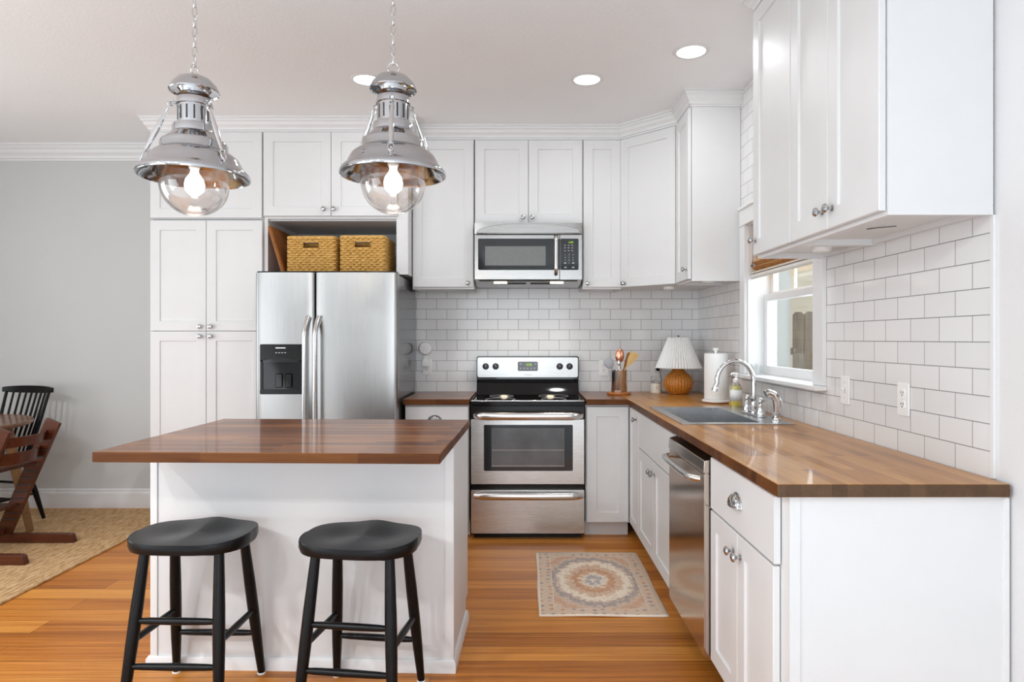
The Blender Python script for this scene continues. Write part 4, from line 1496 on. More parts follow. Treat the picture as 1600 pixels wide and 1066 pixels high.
for k in range(3):
    a = 2 * PI * k / 3
    mb.tube([(0, 0, 0.399), (0.07 * math.cos(a), 0.07 * math.sin(a), 0.400)], 0.002, 6)
mb.lathe([(0, 0.404), (0.007, 0.405), (0.009, 0.412), (0.005, 0.418), (0, 0.419)], 16)
mb.obj('harp_and_finial', 'handle_steel', la)
cpts = [(-0.06, 0.06, 0.004), (-0.09, 0.12, 0.005), (-0.085, 0.18, 0.03), (-0.078, 0.20, 0.09), (-0.085, 0.21, 0.14), (-0.1, 0.215, 0.165)]
MB().tube(cpts, 0.003, 8).obj('power_cord', 'cord_grey', la)
MB().box(-0.113, -0.088, 0.208, 0.236, 0.155, 0.182, 0.003).obj('plug', 'black_plastic', la)

# candle jar
cj = thing('candle_jar', 'small cream candle jar left of the rattan lamp', 'candle', (0.975, 4.74, ZC))
MB().lathe([(0, 0.0), (0.036, 0.0), (0.039, 0.004), (0.039, 0.068), (0.036, 0.074), (0, 0.074)], 32).obj('jar', 'wax', cj)
MB().lathe([(0, 0.074), (0.040, 0.074), (0.041, 0.086), (0.038, 0.09), (0.01, 0.091), (0.012, 0.100), (0, 0.102)], 32).obj('lid', 'tumbler_glass', cj)
mb = MB()
for sg in (-1, 1):
    mb.tube([(0, -0.0393, 0.030), (sg * 0.005, -0.0390, 0.042), (sg * 0.007, -0.0387, 0.054)], 0.0011, 6)
mb.obj('printed_mark', 'board_wood', cj)

# crock and utensils
CX, CY = 0.692, 4.64
tag(MB().lathe([(0, 0), (0.082, 0), (0.086, 0.006), (0.084, 0.014), (0.078, 0.018), (0, 0.018)], 40).obj('coaster', 'coaster_wood', None, (CX - 0.0, CY, ZC)),
    'round polished wood coaster under the utensil crock', 'coaster')
cz0 = ZC + 0.0185
cr = MB().lathe([(0, 0), (0.054, 0), (0.0555, 0.003), (0.0555, 0.150), (0.057, 0.154), (0.0535, 0.154), (0.052, 0.148), (0.052, 0.012), (0, 0.012)], 48)
tag(cr.obj('utensil_crock', 'handle_steel', None, (CX + 0.002, CY, cz0), sharp=50), 'round brushed steel utensil crock on the wood coaster', 'crock')


def utensil(name, label, mat, foot, top, head, grp='cooking utensils in the steel crock', hs=(0.03, 0.008, 0.045), flat=False, handle_r=0.006):
    f, t_ = Vector(foot), Vector(top)
    ax = (t_ - f).normalized()
    ln = (t_ - f).length
    mb = MB()
    mb.tube([(0, 0, 0.0), (0, 0, ln * 0.5), (0, 0, ln - hs[2])], [handle_r * 0.9, handle_r, handle_r * 0.8], 10)
    if head == 'spoon':
        mb.sphere((0, 0, ln), 1, 22, hs)
    elif head == 'paddle':
        pts = [(-0.006, -hs[2] * 1.0), (-hs[0] * 0.8, -hs[2] * 0.1), (-hs[0], hs[2] * 0.85), (-hs[0] * 0.7, hs[2]), (hs[0] * 0.7, hs[2] * 1.05), (hs[0], hs[2] * 0.85), (hs[0] * 0.8, -hs[2] * 0.1), (0.006, -hs[2] * 1.0)]
        mb.prism(pts, -hs[1] / 2, hs[1] / 2, Matrix.Translation((0, hs[1] / 2, ln)) @ FRONT @ Matrix.Translation((0, 0, hs[1] / 2)))
    o = mb.obj(name, mat, None, f, ax.to_track_quat('Z', 'Y').to_euler(), sharp=50)
    # keep the flat of the head towards the room
    yv = (Vector((0, 1, 0)) - ax * ax.y).normalized()
    xv = yv.cross(ax)
    o.rotation_euler = Matrix((xv, yv, ax)).transposed().to_euler()
    tag(o, label, 'utensil', grp)
    return o


fz = cz0 + 0.016
utensil('serving_spoon', 'grey silicone spoon leaning left in the steel crock', 'grey_silicone', (CX + 0.03, CY - 0.026, fz), (X(950.5, CY), CY - 0.028, Z(567, CY)), 'spoon', hs=(0.034, 0.010, 0.042))
utensil('ladle', 'shiny copper ladle standing tallest in the steel crock', 'copper', (CX + 0.002, CY + 0.012, fz), (X(968.5, CY + 0.01), CY + 0.012, Z(556, CY)), 'spoon', hs=(0.031, 0.012, 0.050))
utensil('wooden_spoon', 'reddish brown wooden spoon between the copper ladle and the bamboo spatula', 'spoon_wood', (CX - 0.014, CY + 0.030, fz), (X(981, CY), CY + 0.030, Z(563, CY)), 'paddle', hs=(0.017, 0.008, 0.055))
utensil('bamboo_spatula', 'pale bamboo spatula leaning right in the steel crock', 'bamboo', (CX - 0.042, CY - 0.006, fz), (X(986, CY), CY - 0.006, Z(562, CY)), 'paddle', hs=(0.031, 0.006, 0.055))
utensil('whisk_handle', 'slim steel handle at the front of the steel crock', 'handle_steel', (CX + 0.004, CY - 0.043, fz), (X(965.5, CY), CY - 0.044, Z(567, CY)), 'spoon', hs=(0.010, 0.006, 0.02))

# glass on the sill
tag(MB().lathe([(0, 0.003), (0.024, 0.003), (0.026, 0.0), (0.0275, 0.004), (0.032, 0.062), (0.0305, 0.062), (0.026, 0.008), (0, 0.008)], 28).obj('tumbler', 'tumbler_glass', None, (1.352, 3.765, 1.1005), sharp=50),
    'small clear glass tumbler on the window sill behind the faucet', 'glass')

# ------------------------------------------------------------------ outlets, switch, speaker
def outlet(label, loc, rotz, switch=False, plugged=None):
    t = thing('light_switch' if switch else 'power_outlet', label, 'switch' if switch else 'outlet', loc, rotz, None if switch else 'white power outlets on the tile')
    mb = MB()
    mb.box(-0.035, 0.035, -0.006, 0, -0.0575, 0.0575, 0.0025)
    mb.obj('cover_plate', 'white_plastic', t)
    if switch:
        mb = MB()
        mb.box(-0.005, 0.005, -0.008, -0.006, -0.012, 0.012, 0.001)
        mb.box(-0.004, 0.004, -0.020, -0.006, 0.0, 0.009, 0.002, Matrix.Rotation(R(-12), 4, 'X'))
        mb.obj('toggle', 'white_plastic', t)
    else:
        for s_ in (1, -1):
            rc = MB()
            rc.lathe([(0, 0), (0.0165, 0), (0.0165, 0.002), (0, 0.002)], 24, Matrix.Translation((0, -0.006, s_ * 0.0195)) @ FRONT)
            rc = rc.obj('receptacle', 'white_plastic', t)
            mb = MB()
            for xx in (-0.006, 0.006): mb.box(xx - 0.0011, xx + 0.0011, -0.0088, -0.0079, s_ * 0.0195, s_ * 0.0195 + 0.008)
            mb.cyl(0.0024, 0, 0.0009, 10, Matrix.Translation((0, -0.0079, s_ * 0.0195 - 0.006)) @ FRONT)
            mb.obj('slots', 'dark_slot', rc)
    mb = MB()
    for zz_ in ((0.03, -0.03) if switch else (0,)):
        mb.cyl(0.003, 0, 0.001, 12, Matrix.Translation((0, -0.006, zz_)) @ FRONT)
    mb.obj('plate_screw', 'button_grey', t)
    return t


outlet('white power outlet on the back tile behind the utensil crock', (X(943, YT), YT - 0.0005, Z(575, YT)), 0)
outlet('white power outlet behind the candle jar with a dark plug in it', (X(1024, YT), YT - 0.0005, Z(576, YT)), 0)
outlet('white power outlet under the round plug-in speaker by the refrigerator', (X(667.5, YT), YT - 0.0005, Z(573.5, YT)), 0)
outlet('white power outlet on the right wall tile above the near counter', (XT - 0.0005, 2.268, Z(624, 2.268)), R(-90))
outlet('white toggle switch plate on the right wall tile next to the window', (XT - 0.0005, 2.675, Z(610, 2.675)), R(-90), True)
spk = thing('plug_in_speaker', 'round white plug-in speaker above the outlet by the refrigerator', 'speaker', (X(665.5, YT), YT, Z(544.5, YT)))
MB().lathe([(0, 0.010), (0.040, 0.010), (0.048, 0.016), (0.0485, 0.034), (0.042, 0.044), (0, 0.047)], 40, FRONT).obj('disc', 'white_plastic', spk)
MB().box(-0.014, 0.014, -0.022, -0.010, -0.085, -0.035, 0.003).obj('stem', 'white_plastic', spk)
MB().box(-0.024, 0.032, -0.045, -0.0095, -0.135, -0.081, 0.006).obj('adapter', 'white_plastic', spk)

# ------------------------------------------------------------------ window with shade
wd = bpy.data.objects.new('window_1', None)
COL.objects.link(wd)
wd.location = (XT, (WY0 + WY1) / 2, WZ0)
struct(wd, 'white double-hung window above the sink')
hw_ = (WY1 - WY0) / 2
WM = Matrix.Identity(4)
H_ = WZ1 - WZ0
mb = MB()
cw = 0.085
mb.box(-0.018, 0.0, -hw_ - cw - 0.015, -hw_, 0.022, H_ + 0.01, 0.002)
mb.box(-0.018, 0.0, hw_, hw_ + cw, 0.022, H_ + 0.01, 0.002)
mb.box(-0.020, 0.0, -hw_ - cw - 0.015, hw_ + cw, H_, H_ + 0.09, 0.002)
mb.box(-0.030, 0.0, -hw_ - cw - 0.02, hw_ + cw + 0.01, H_ + 0.088, H_ + 0.108, 0.003)
mb.box(-0.024, 0.0, -hw_ - cw - 0.018, hw_ + cw + 0.005, H_ - 0.008, H_ + 0.006, 0.003)
mb.obj('window_casing', 'trim_white', wd)
mb = MB()
M_ = Matrix.Identity(4)
mb.slab([-0.055, -0.0005, 0.14], [-hw_ - cw - 0.02, -hw_ + 0.001, hw_ - 0.001, hw_ + cw + 0.012], lambda x, y: x < 0 or abs(y) < hw_, 0.001, 0.021)
mb.obj('window_sill', 'trim_white', wd, bev=0.003)
mb = MB()
mb.box(0.0, 0.168, hw_ - 0.012, hw_ + 0.0, 0.02, H_)
mb.box(0.0, 0.168, -hw_, -hw_ + 0.012, 0.02, H_)
mb.box(0.0, 0.168, -hw_, hw_, H_ - 0.012, H_)
mb.obj('window_jamb', 'trim_white', wd)


def sash(name, x0, z0, z1, muntin):
    mb = MB()
    a, bt = 0.040, 0.050
    y0_, y1_ = -hw_ + 0.013, hw_ - 0.013
    mb.slab([y0_, y0_ + a, y1_ - a, y1_], [z0, z0 + bt, z1 - 0.036, z1], lambda y, z: not (y0_ + a < y < y1_ - a and z0 + bt < z < z1 - 0.036), x0, x0 + 0.032, ROTX)
    if muntin:
        for k in (1, 2):
            yy = y0_ + a + (y1_ - y0_ - 2 * a) * k / 3
            mb.box(x0 + 0.008, x0 + 0.024, yy - 0.008, yy + 0.008, z0 + 0.03, z1 - 0.03)
    s_ = mb.obj(name, 'trim_white', wd, bev=0.002)
    MB().box(x0 + 0.014, x0 + 0.018, y0_ + a - 0.004, y1_ - a + 0.004, z0 + bt - 0.004, z1 - 0.032).obj('pane', 'pane_glass', s_)


sash('lower_sash', 0.094, 0.021, 0.482, False)
sash('upper_sash', 0.130, 0.448, H_ - 0.013, True)

sh = thing('roman_shade', 'brown woven bamboo shade drawn up at the top of the window', 'window shade', (XT + 0.03, (WY0 + WY1) / 2, 1.635))
zt = WZ1 - 0.013 - 1.64
mb = MB()
hs_ = hw_ - 0.016
prof = [(0.030, zt), (0.012, zt), (0.012, 0.135), (-0.012, 0.115), (0.014, 0.10), (-0.016, 0.085), (0.010, 0.070), (-0.018, 0.058), (0.012, 0.046), (0.030, 0.046)]
mb.prism([(p[0], p[1]) for p in prof], -hs_, hs_, Matrix(((1, 0, 0, 0), (0, 0, 1, 0), (0, 1, 0, 0), (0, 0, 0, 1))))
mb.obj('woven_folds', 'bamboo_shade', sh)
mb = MB()
mb.tube([(-0.004, -hs_, 0.034), (-0.004, hs_, 0.034)], 0.015, 14)
mb.obj('bottom_roll', 'roman_shade_white', sh)
mb = MB()
mb.tube([(-0.019, -hs_, 0.052), (-0.019, hs_, 0.052)], 0.004, 8)
mb.obj('cording', 'roman_shade_white', sh)
mb = MB()
mb.tube([(-0.012, hs_ - 0.03, zt), (-0.013, hs_ - 0.03, 0.14), (-0.020, hs_ - 0.03, 0.1)], 0.0022, 6)
mb.sphere((-0.020, hs_ - 0.03, 0.095), 0.008, 12)
mb.obj('pull_cord', 'cord_grey', sh)

# ------------------------------------------------------------------ outside
struct(MB().box(1.6, 16, -2, 22, -0.6, -0.5).obj('exterior_ground', 'fence_wood'))
hs1 = MB()
hs1.box(3.0, 3.45, 8.4, 9.2, -0.5, 4.5)
simple('house_pale', (0.74, 0.80, 0.78), 0.8, nvar=0.02)
simple('house_cream', (0.85, 0.78, 0.62), 0.8, nvar=0.02)
tag(hs1.obj('neighbour_shed', 'house_pale'), 'pale painted house corner seen through the window left of the fence', 'house')
hh = thing('neighbour_house', 'cream sided house beyond the wooden fence outside the window', 'house', (5.2, 12.2, -0.5))
mb = MB()
for k in range(28):
    mb.prism([(-2.6, 0.0), (3.6, 0.0), (3.6, 0.02), (-2.6, 0.005)], k * 0.16, k * 0.16 + 0.158)
mb.box(-2.6, 3.6, 0.02, 0.3, 0, 4.5)
mb.obj('siding', 'house_cream', hh)
MB().box(-2.75, -2.6, -0.02, 0.3, 0, 4.5).obj('corner_board', 'trim_white', hh)
fe = thing('wooden_fence', 'weathered grey dog-eared picket fence outside the kitchen window', 'fence', (3.52, 8.5, -0.5))
for k in range(12):
    mb = MB()
    x = k * 0.148
    h = 2.16 + random.uniform(-0.015, 0.015)
    mb.prism([(x, 0), (x + 0.14, 0), (x + 0.14, h - 0.035), (x + 0.105, h), (x + 0.035, h), (x, h - 0.035)], 0, 0.018, FRONT)
    mb.obj('picket', 'fence_wood', fe)
for z in (0.4, 1.6):
    MB().box(-0.05, 12 * 0.148, 0.002, 0.04, z, z + 0.09).obj('rail', 'fence_wood', fe)

# ------------------------------------------------------------------ rugs
rug = MB()
nx, ny = 24, 34
P, F = [], []
for i in range(nx + 1):
    for j in range(ny + 1):
        x, y = -0.305 + 0.61 * i / nx, -0.457 + 0.914 * j / ny
        edge = 0.003 * math.sin(9 * x + 2) * (abs(y) / 0.457) ** 6
        P.append((x + 0.002 * math.sin(11 * y) * (abs(x) / 0.305) ** 6, y, 0.006 + max(0, edge)))
for i in range(nx):
    for j in range(ny):
        a = i * (ny + 1) + j
        F.append([a, a + ny + 1, a + ny + 2, a + 1])
rug.poly(P, F)
ro = rug.obj('printed_rug', 'printed_rug', None, (0.393, 3.535, 0.0008), (0, 0, R(-0.6)))
md = ro.modifiers.new('solid', 'SOLIDIFY')
md.thickness, md.offset = 0.006, -1
tag(ro, 'small faded oriental medallion rug on the floor in front of the sink cabinet', 'rug')
jr = MB()
jr.box(-1.15, 1.15, -1.5, 1.5, 0, 0.010, 0.004)
tag(jr.obj('jute_rug', 'jute', None, (-3.70, 3.50, 0.0005)), 'large natural braided jute rug under the dining table', 'rug')

# ------------------------------------------------------------------ stools
def stool(label, loc, rotz):
    t = thing('bar_stool', label, 'stool', loc, rotz, 'backless black stools at the island')
    nA, nR = 56, 9
    ztop_, th = 0.605, 0.040
    a_, b_ = 0.205, 0.158

    def outline(ang):
        c, s_ = math.cos(ang), math.sin(ang)
        n_ = 3.0
        rr = (abs(c) ** n_ + abs(s_) ** n_) ** (-1 / n_)
        x, y = a_ * rr * c, b_ * rr * s_
        x *= 1 - 0.10 * max(0, y / b_) ** 2 * 0.5 + 0.02 * (y < 0)
        return x, y

    def hz(u, v):     # u, v in -1..1; scooped seat with a low ridge at the back
        return -0.012 * math.exp(-((abs(u) - 0.42) / 0.34) ** 2) * math.exp(-((v - 0.0) / 0.6) ** 2) + 0.010 * math.exp(-(u / 0.30) ** 2) * max(0, v) ** 1.3 + 0.006 * abs(u) ** 3 - 0.004 * max(0, -v) ** 2
    P, F = [(0, 0, ztop_ + hz(0, 0))], []
    for r_ in range(1, nR + 1):
        f = r_ / nR
        for k in range(nA):
            x, y = outline(2 * PI * k / nA)
            P.append((x * f, y * f, ztop_ + hz(f * x / a_, f * y / b_)))
    ring = lambda r_: 1 + (r_ - 1) * nA
    for k in range(nA): F.append([0, ring(1) + k, ring(1) + (k + 1) % nA])
    for r_ in range(1, nR):
        for k in range(nA):
            F.append([ring(r_) + k, ring(r_ + 1) + k, ring(r_ + 1) + (k + 1) % nA, ring(r_) + (k + 1) % nA])
    last = ring(nR)
    for dz, g_ in ((-0.005, 1.012), (-th * 0.6, 1.012), (-th, 0.985)):
        st = len(P)
        for k in range(nA):
            x, y = outline(2 * PI * k / nA)
            P.append((x * g_, y * g_, (ztop_ + hz(x / a_, y / b_) if dz > -0.02 else ztop_) + dz))
        for k in range(nA): F.append([last + k, st + k, st + (k + 1) % nA, last + (k + 1) % nA])
        last = st
    F.append([last + k for k in range(nA)])
    mb = MB()
    mb.poly(P, F)
    mb.obj('seat', 'black_paint', t, sharp=50)
    mb = MB()
    mb.box(-0.145, 0.145, -0.105, 0.105, ztop_ - th - 0.016, ztop_ - th + 0.002, 0.004)
    mb.obj('seat_block', 'black_paint', t)
    top, foot = {}, {}
    for sx_ in (-1, 1):
        for sy_ in (-1, 1):
            a = Vector((sx_ * 0.132, sy_ * 0.095, ztop_ - th))
            b = Vector((sx_ * 0.168, sy_ * 0.172, 0.006))
            top[(sx_, sy_)], foot[(sx_, sy_)] = a, b
            pts = [a.lerp(b, u) for u in (0, 0.15, 0.35, 0.55, 0.75, 0.9, 1)]
            lg = MB().tube(pts, [0.0165, 0.0185, 0.0205, 0.0205, 0.0185, 0.0155, 0.0135], 16).obj('leg', 'black_paint', t, sharp=60)
            MB().lathe([(0, 0.0006), (0.016, 0.0006), (0.016, 0.005), (0.012, 0.007), (0, 0.007)], 20, Matrix.Translation((b.x, b.y, 0))).obj('glide', 'white_plastic', lg)

    def at(k, z):
        a, b = top[k], foot[k]
        return a.lerp(b, (a.z - z) / (a.z - b.z))

    def rung(k1, k2, z):
        p, q_ = at(k1, z), at(k2, z)
        MB().tube([p.lerp(q_, u) for u in (0.02, 0.15, 0.5, 0.85, 0.98)], [0.009, 0.0115, 0.013, 0.0115, 0.009], 12).obj('stretcher', 'black_paint', t, sharp=60)
    rung((-1, -1), (1, -1), 0.330)
    rung((-1, -1), (1, -1), 0.182)
    rung((-1, -1), (-1, 1), 0.262)
    rung((1, -1), (1, 1), 0.262)
    rung((-1, 1), (1, 1), 0.168)
    return t


stool('black wooden backless stool under the left pendant, nearer the dining area', (-1.186, 2.395, 0), R(-1.5))
stool('black wooden backless stool at the island end nearer the range', (-0.568, 2.352, 0), R(-7))

# ------------------------------------------------------------------ dining corner
tb = thing('dining_table', 'round brown wooden dining table at the left edge', 'table', (-3.86, 4.19, 0.0145))
MB().lathe([(0, 0.715), (0.585, 0.715), (0.60, 0.722), (0.605, 0.735), (0.60, 0.744), (0, 0.746)], 64).obj('tabletop', 'table_wood', tb)
MB().lathe([(0, 0.64), (0.46, 0.64), (0.46, 0.715), (0, 0.715)], 48).obj('apron', 'table_wood', tb)
for k in range(4):
    a = R(22 + 90 * k)
    c, s_ = math.cos(a), math.sin(a)
    MB().tube([(0.47 * c, 0.47 * s_, 0.70), (0.52 * c, 0.52 * s_, 0.43), (0.60 * c, 0.60 * s_, 0.0)], [0.034, 0.030, 0.022], 14).obj('leg', 'leg_wood', tb)

ch = thing('spindle_chair', 'black spindle-back wooden chair behind the round table', 'chair', (-3.70, 4.545, 0.0145), R(-12))
mb = MB()
pts = [(-0.20, -0.2), (0.20, -0.2), (0.23, -0.08), (0.22, 0.12), (0.17, 0.21), (-0.17, 0.21), (-0.22, 0.12), (-0.23, -0.08)]
mb.prism(pts, 0.425, 0.458)
mb.obj('seat', 'black_paint', ch, bev=0.008)
for sx_ in (-1, 1):
    for sy_ in (-1, 1):
        MB().tube([(sx_ * 0.15, sy_ * 0.14, 0.43), (sx_ * 0.19, sy_ * 0.19, 0.2), (sx_ * 0.215, sy_ * 0.235, 0.0)], [0.015, 0.019, 0.012], 12).obj('leg', 'black_paint', ch)
    MB().tube([(sx_ * 0.193, -0.195, 0.19), (sx_ * 0.193, 0.195, 0.19)], 0.009, 10).obj('stretcher', 'black_paint', ch)
MB().tube([(-0.19, -0.0, 0.19), (0.19, 0.0, 0.19)], 0.009, 10).obj('stretcher', 'black_paint', ch)
MB().tube([(-0.18, 0.18, 0.26), (0.18, 0.18, 0.26)], 0.009, 10).obj('stretcher', 'black_paint', ch)
for i in range(9):
    u = -1 + 2 * i / 8
    yb_ = 0.185 - 0.03 * u * u
    yt_ = 0.335 - 0.035 * u * u
    MB().tube([(u * 0.165, yb_, 0.45), (u * 0.178, (yb_ + yt_) / 2 + 0.006, 0.68), (u * 0.190, yt_, 0.905)], [0.007, 0.0085, 0.007] if abs(u) < 0.99 else [0.013, 0.012, 0.010], 8).obj('spindle', 'black_paint', ch)
mb = MB()
n = 20
P, F = [], []
for i in range(n + 1):
    u = -1 + 2 * i / n
    x = 0.222 * u
    y = 0.338 - 0.04 * u * u
    hh_ = 0.030 * (1 - 0.35 * abs(u) ** 3)
    for dy, dz in ((-0.011, -hh_ * 0.8), (0.011, -hh_ * 0.8), (0.013, hh_), (-0.009, hh_)):
        P.append((x, y + dy, 0.915 + dz))
for i in range(n):
    for k in range(4):
        F.append([i * 4 + k, i * 4 + (k + 1) % 4, i * 4 + 4 + (k + 1) % 4, i * 4 + 4 + k])
F += [[3, 2, 1, 0], [n * 4 + k for k in range(4)]]
mb.poly(P, F)
mb.obj('top_rail', 'black_paint', ch, bev=0.004)

hc = thing('high_chair', 'dark brown slanted wooden high chair at the round table', 'high chair', (-3.10, 3.975, 0.0115))


def plank(mb, a, b, wid, y0_, y1_):
    """Board in the XZ plane from a to b, wid across."""
    a, b = Vector(a), Vector(b)
    d = (b - a).normalized()
    nn = Vector((-d.y, d.x)) * wid / 2
    pts = [a + nn, b + nn, b - nn, a - nn]
    M = Matrix(((1, 0, 0, 0), (0, 0, 1, 0), (0, 1, 0, 0), (0, 0, 0, 1)))
    mb.prism([(p.x, p.y) for p in pts], y0_, y1_, M)
    return mb


for yy in (0.205, -0.205):
    mb = MB()
    plank(mb, (-0.205, 0.03), (0.125, 0.775), 0.092, yy - 0.013, yy + 0.013)
    up = mb.obj('upright', 'walnut', hc, bev=0.003)
    a, b = Vector((-0.205, 0.03)), Vector((0.125, 0.775))
    d = (b - a).normalized()
    inward = -0.0145 if yy > 0 else 0.0145
    mb = MB()
    M2 = Matrix(((1, 0, 0, 0), (0, 0, 1, 0), (0, 1, 0, 0), (0, 0, 0, 1)))
    mb.prism([(-0.235, 0.0), (0.262, 0.0), (0.248, 0.05), (0.228, 0.056), (-0.235, 0.056)], yy - 0.021, yy + 0.021, M2)
    mb.obj('floor_runner', 'walnut', hc, bev=0.003)
    mb = MB()
    for k in range(11):
        c = a + d * (0.13 + 0.048 * k)
        mb.box(c.x - 0.047, c.x + 0.047, yy + inward - 0.002, yy + inward + 0.0005 * (1 if yy > 0 else -1) + 0.002, c.y - 0.0035, c.y + 0.0035)
    mb.obj('groove_strips', 'dark_slot', up)


def back_slat(zc, xc, h, name):
    mb = MB()
    P, F = [], []
    n = 20
    for i in range(n + 1):
        u = -1 + 2 * i / n
        y = 0.192 * u
        x = xc + 0.075 * (1 - u * u)
        for dx, dz in ((0, -h / 2), (0.013, -h / 2), (0.013 + h * 0.2, h / 2), (h * 0.2, h / 2)):
            P.append((x + dx, y, zc + dz))
    for i in range(n):
        for k in range(4):
            F.append([i * 4 + k, i * 4 + (k + 1) % 4, i * 4 + 4 + (k + 1) % 4, i * 4 + 4 + k])
    F += [[3, 2, 1, 0], [n * 4 + k for k in range(4)]]
    mb.poly(P, F)
    mb.obj(name, 'walnut', hc, bev=0.003)


back_slat(0.685, 0.06, 0.062, 'back_slat')
back_slat(0.585, 0.02, 0.070, 'back_slat')
MB().box(-0.36, 0.02, -0.191, 0.191, 0.50, 0.518, 0.004).obj('seat', 'walnut', hc)
MB().box(-0.40, -0.09, -0.191, 0.191, 0.235, 0.253, 0.004).obj('footrest', 'walnut', hc)
MB().box(-0.20, -0.17, -0.184, 0.184, 0.055, 0.095, 0.003).obj('cross_bar', 'walnut', hc)

# ------------------------------------------------------------------ lights of the kitchen
def can(label, x, y, power=2.7):
    t = thing('recessed_light', label, 'ceiling light', (x, y, CEIL), 0, 'recessed ceiling lights')
    MB().lathe([(0.072, -0.001), (0.074, -0.006), (0.088, -0.005), (0.094, -0.0005), (0.072, -0.0005)], 48).obj('trim_ring', 'trim_white', t)
    MB().lathe([(0, -0.0035), (0.073, -0.0035), (0.073, -0.0008), (0, -0.0008)], 48).obj('lens', 'can_light', t)
    d = bpy.data.lights.new('recessed_light_beam', 'AREA')
    d.shape, d.size, d.energy, d.color = 'DISK', 0.14, power, (0.95, 0.98, 1.0)
    lo = bpy.data.objects.new('recessed_light_beam', d)
    COL.objects.link(lo)
    lo.location = (x, y, CEIL - 0.012)


can('recessed ceiling light nearest the large right-hand upper cabinets', 0.882, 3.40)
can('recessed ceiling light in front of the range, farther of the two fully visible', 0.3785, 3.766)
can('round recessed ceiling light half hidden behind the right pendant', -0.886, 3.77)


can('added unseen ceiling light over the dining side, behind the viewpoint', -3.5, 0.2, 36)  # extra cans added out of view to brighten the room evenly
can('added unseen ceiling light over the middle of the room, behind the viewpoint', -2.5, -0.6, 38)
can('added unseen ceiling light above and behind the viewpoint', -1.7, -0.8, 24)


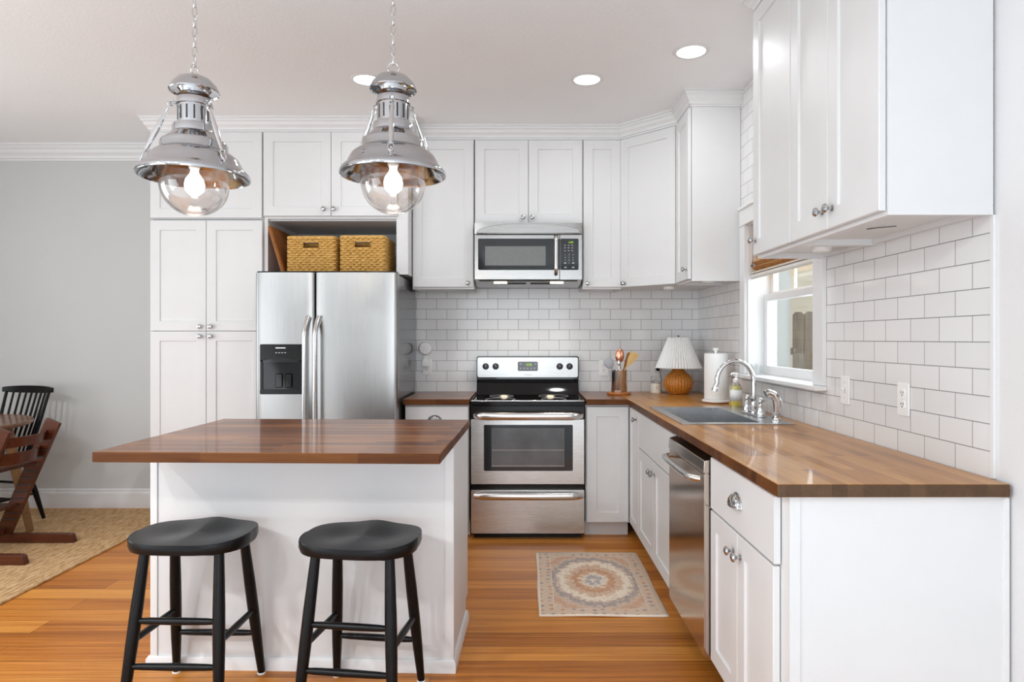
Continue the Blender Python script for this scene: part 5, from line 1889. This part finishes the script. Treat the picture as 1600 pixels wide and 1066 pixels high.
def pendant(label, x, y, arm0, dz, ring_turn):
    t = thing('pendant_lamp', label, 'pendant lamp', (x, y, 1.80 + dz), 0, 'chrome pendants over the island')
    z = lambda v: v - 1.80
    gz = lambda v: v - 1.80 + 0.008
    mb = MB()
    mb.lathe([(0.0, z(2.357)), (0.030, z(2.354)), (0.060, z(2.340)), (0.080, z(2.318)), (0.089, z(2.300)), (0.092, z(2.293)), (0.090, z(2.290)), (0.086, z(2.296)), (0.060, z(2.300)), (0.052, z(2.290)), (0.050, z(2.262))], 48)
    mb.obj('cap', 'pendant_chrome', t, sharp=40)
    mb = MB()
    mb.lathe([(0.050, z(2.285)), (0.062, z(2.270)), (0.062, z(2.245)), (0.066, z(2.244)), (0.066, z(2.236)), (0.060, z(2.234)), (0.0595, z(2.165)), (0.066, z(2.162)), (0.076, z(2.158)),
              (0.078, z(2.152)), (0.078, z(2.128))], 48)
    col = mb.obj('vented_collar', 'pendant_chrome', t, sharp=40)
    mb = MB()
    for k in range(14):
        a = 2 * PI * (k + 0.5) / 14
        M = Matrix.Rotation(a, 4, 'Z') @ Matrix.Translation((0.0595, 0, 0))
        mb.box(-0.001, 0.0012, -0.003, 0.003, z(2.174), z(2.226), 0.0, M)
    mb.obj('vent_slots', 'dark_slot', col)
    mb = MB()
    mb.lathe([(0.078, z(2.130)), (0.082, z(2.126)), (0.095, z(2.112)), (0.112, z(2.098)), (0.119, z(2.092)), (0.121, z(2.086)), (0.121, z(2.062)), (0.124, z(2.058)), (0.140, z(2.050)), (0.160, z(2.034)), (0.172, z(2.012)),
              (0.178, z(1.996)), (0.192, z(1.986)), (0.201, z(1.976)), (0.205, z(1.966)), (0.203, z(1.958)), (0.198, z(1.957)), (0.193, z(1.966)), (0.180, z(1.978)), (0.168, z(1.990)), (0.155, z(2.020)), (0.130, z(2.040)), (0.06, z(2.06)), (0.0, z(2.062))], 64)
    mb.obj('shade', 'pendant_chrome', t, sharp=45)
    mb = MB()
    prof = [(0.120, gz(2.030)), (0.124, gz(2.0)), (0.125, gz(1.925))] + [(0.125 * math.cos(R(a)), gz(1.925) - 0.125 * math.sin(R(a))) for a in range(8, 90, 8)] + [(0.0, gz(1.80))]
    mb.lathe(prof, 56)
    mb.obj('glass_globe', 'globe_glass', t, sharp=60)
    MB().lathe([(0, z(2.06)), (0.022, z(2.06)), (0.022, z(2.000)), (0.017, z(1.992)), (0, z(1.99))], 24).obj('socket', 'white_ceramic', t)
    mb = MB()
    mb.lathe([(0.013, z(1.992)), (0.016, z(1.975)), (0.032, z(1.952)), (0.037, z(1.930)), (0.033, z(1.908)), (0.018, z(1.893)), (0, z(1.890))], 28)
    mb.obj('bulb', 'bulb_light', t, sharp=60)
    for k in range(3):
        a = arm0 + 2 * PI * k / 3
        c, s_ = math.cos(a), math.sin(a)
        P3 = lambda r_, zz_: (r_ * c, r_ * s_, z(zz_))
        mb = MB()
        A, B = Vector(P3(0.082, 2.235)), Vector(P3(0.180, 2.010))
        pts = [A.lerp(B, u) for u in (0.12, 0.2, 0.35, 0.5, 0.65, 0.8, 0.88)]
        mb.tube(pts, [0.0055, 0.0065, 0.009, 0.0105, 0.009, 0.0065, 0.0055], 12)
        tx = Vector((-s_, c, 0))
        for q0, q1 in ((A, A.lerp(B, 0.14)), (A.lerp(B, 0.86), B)):
            cen, half = (q0 + q1) / 2, (q1 - q0).length / 2 + 0.006
            dr_ = (q1 - q0).normalized()
            mb.tube([cen + dr_ * half * math.sin(2 * PI * i / 16) + tx * 0.010 * math.cos(2 * PI * i / 16) for i in range(16)], 0.0025, 6, closed=True)
        pt0 = Vector(P3(0.062, 2.240))
        mb.tube([pt0, A], 0.005, 8)
        pt1 = Vector(P3(0.183, 1.993))
        mb.tube([B, pt1], 0.004, 8)
        mb.tube([A + Vector((c, s_, 0)) * 0.010 * math.cos(2 * PI * i / 14) + Vector((0, 0, 0.010 * math.sin(2 * PI * i / 14))) for i in range(14)], 0.003, 6, closed=True)
        mb.obj('stay_rod', 'chrome', t, sharp=60)
    mb = MB()
    cr_, sr_ = math.cos(ring_turn), math.sin(ring_turn)
    mb.tube([(0.021 * math.cos(2 * PI * i / 24) * cr_, 0.021 * math.cos(2 * PI * i / 24) * sr_, z(2.377) + 0.021 * math.sin(2 * PI * i / 24)) for i in range(24)], 0.003, 8, closed=True)
    mb.obj('hanging_ring', 'chrome', t, sharp=60)
    mb = MB()
    zc, k = 2.412, 0
    while zc + dz < CEIL - 0.03:
        pts = []
        for i in range(20):
            a = 2 * PI * i / 20
            lx, lz = 0.0085 * math.cos(a), 0.019 * math.sin(a)
            lz += 0.004 * (1 if math.sin(a) > 0 else -1) if abs(math.sin(a)) > 0.3 else 0
            pts.append((lx, 0, z(zc) + lz) if k % 2 else (0, lx, z(zc) + lz))
        mb.tube(pts, 0.0023, 6, closed=True)
        zc += 0.0385
        k += 1
    mb.obj('chain', 'chrome', t, sharp=60)
    MB().lathe([(0, z(CEIL) - dz - 0.03), (0.02, z(CEIL) - dz - 0.03), (0.06, z(CEIL) - dz - 0.02), (0.065, z(CEIL) - dz - 0.0006), (0, z(CEIL) - dz - 0.0006)], 40).obj('ceiling_canopy', 'chrome', t)
    d = bpy.data.lights.new('pendant_bulb_light', 'POINT')
    d.energy, d.color, d.shadow_soft_size = 2.5, (1, 0.93, 0.84), 0.03
    lo = bpy.data.objects.new('pendant_bulb_light', d)
    COL.objects.link(lo)
    lo.location = (x, y, 1.865)
    return t


YPD = 2.55
pendant('chrome and glass pendant lamp over the island, nearer the dining side and the pantry', X(304, YPD), YPD, R(-30), -0.026, R(80))
pendant('chrome and glass pendant lamp hung nearer the range, front rod facing out', X(614.5, YPD), YPD, R(-82), -0.018, R(5))
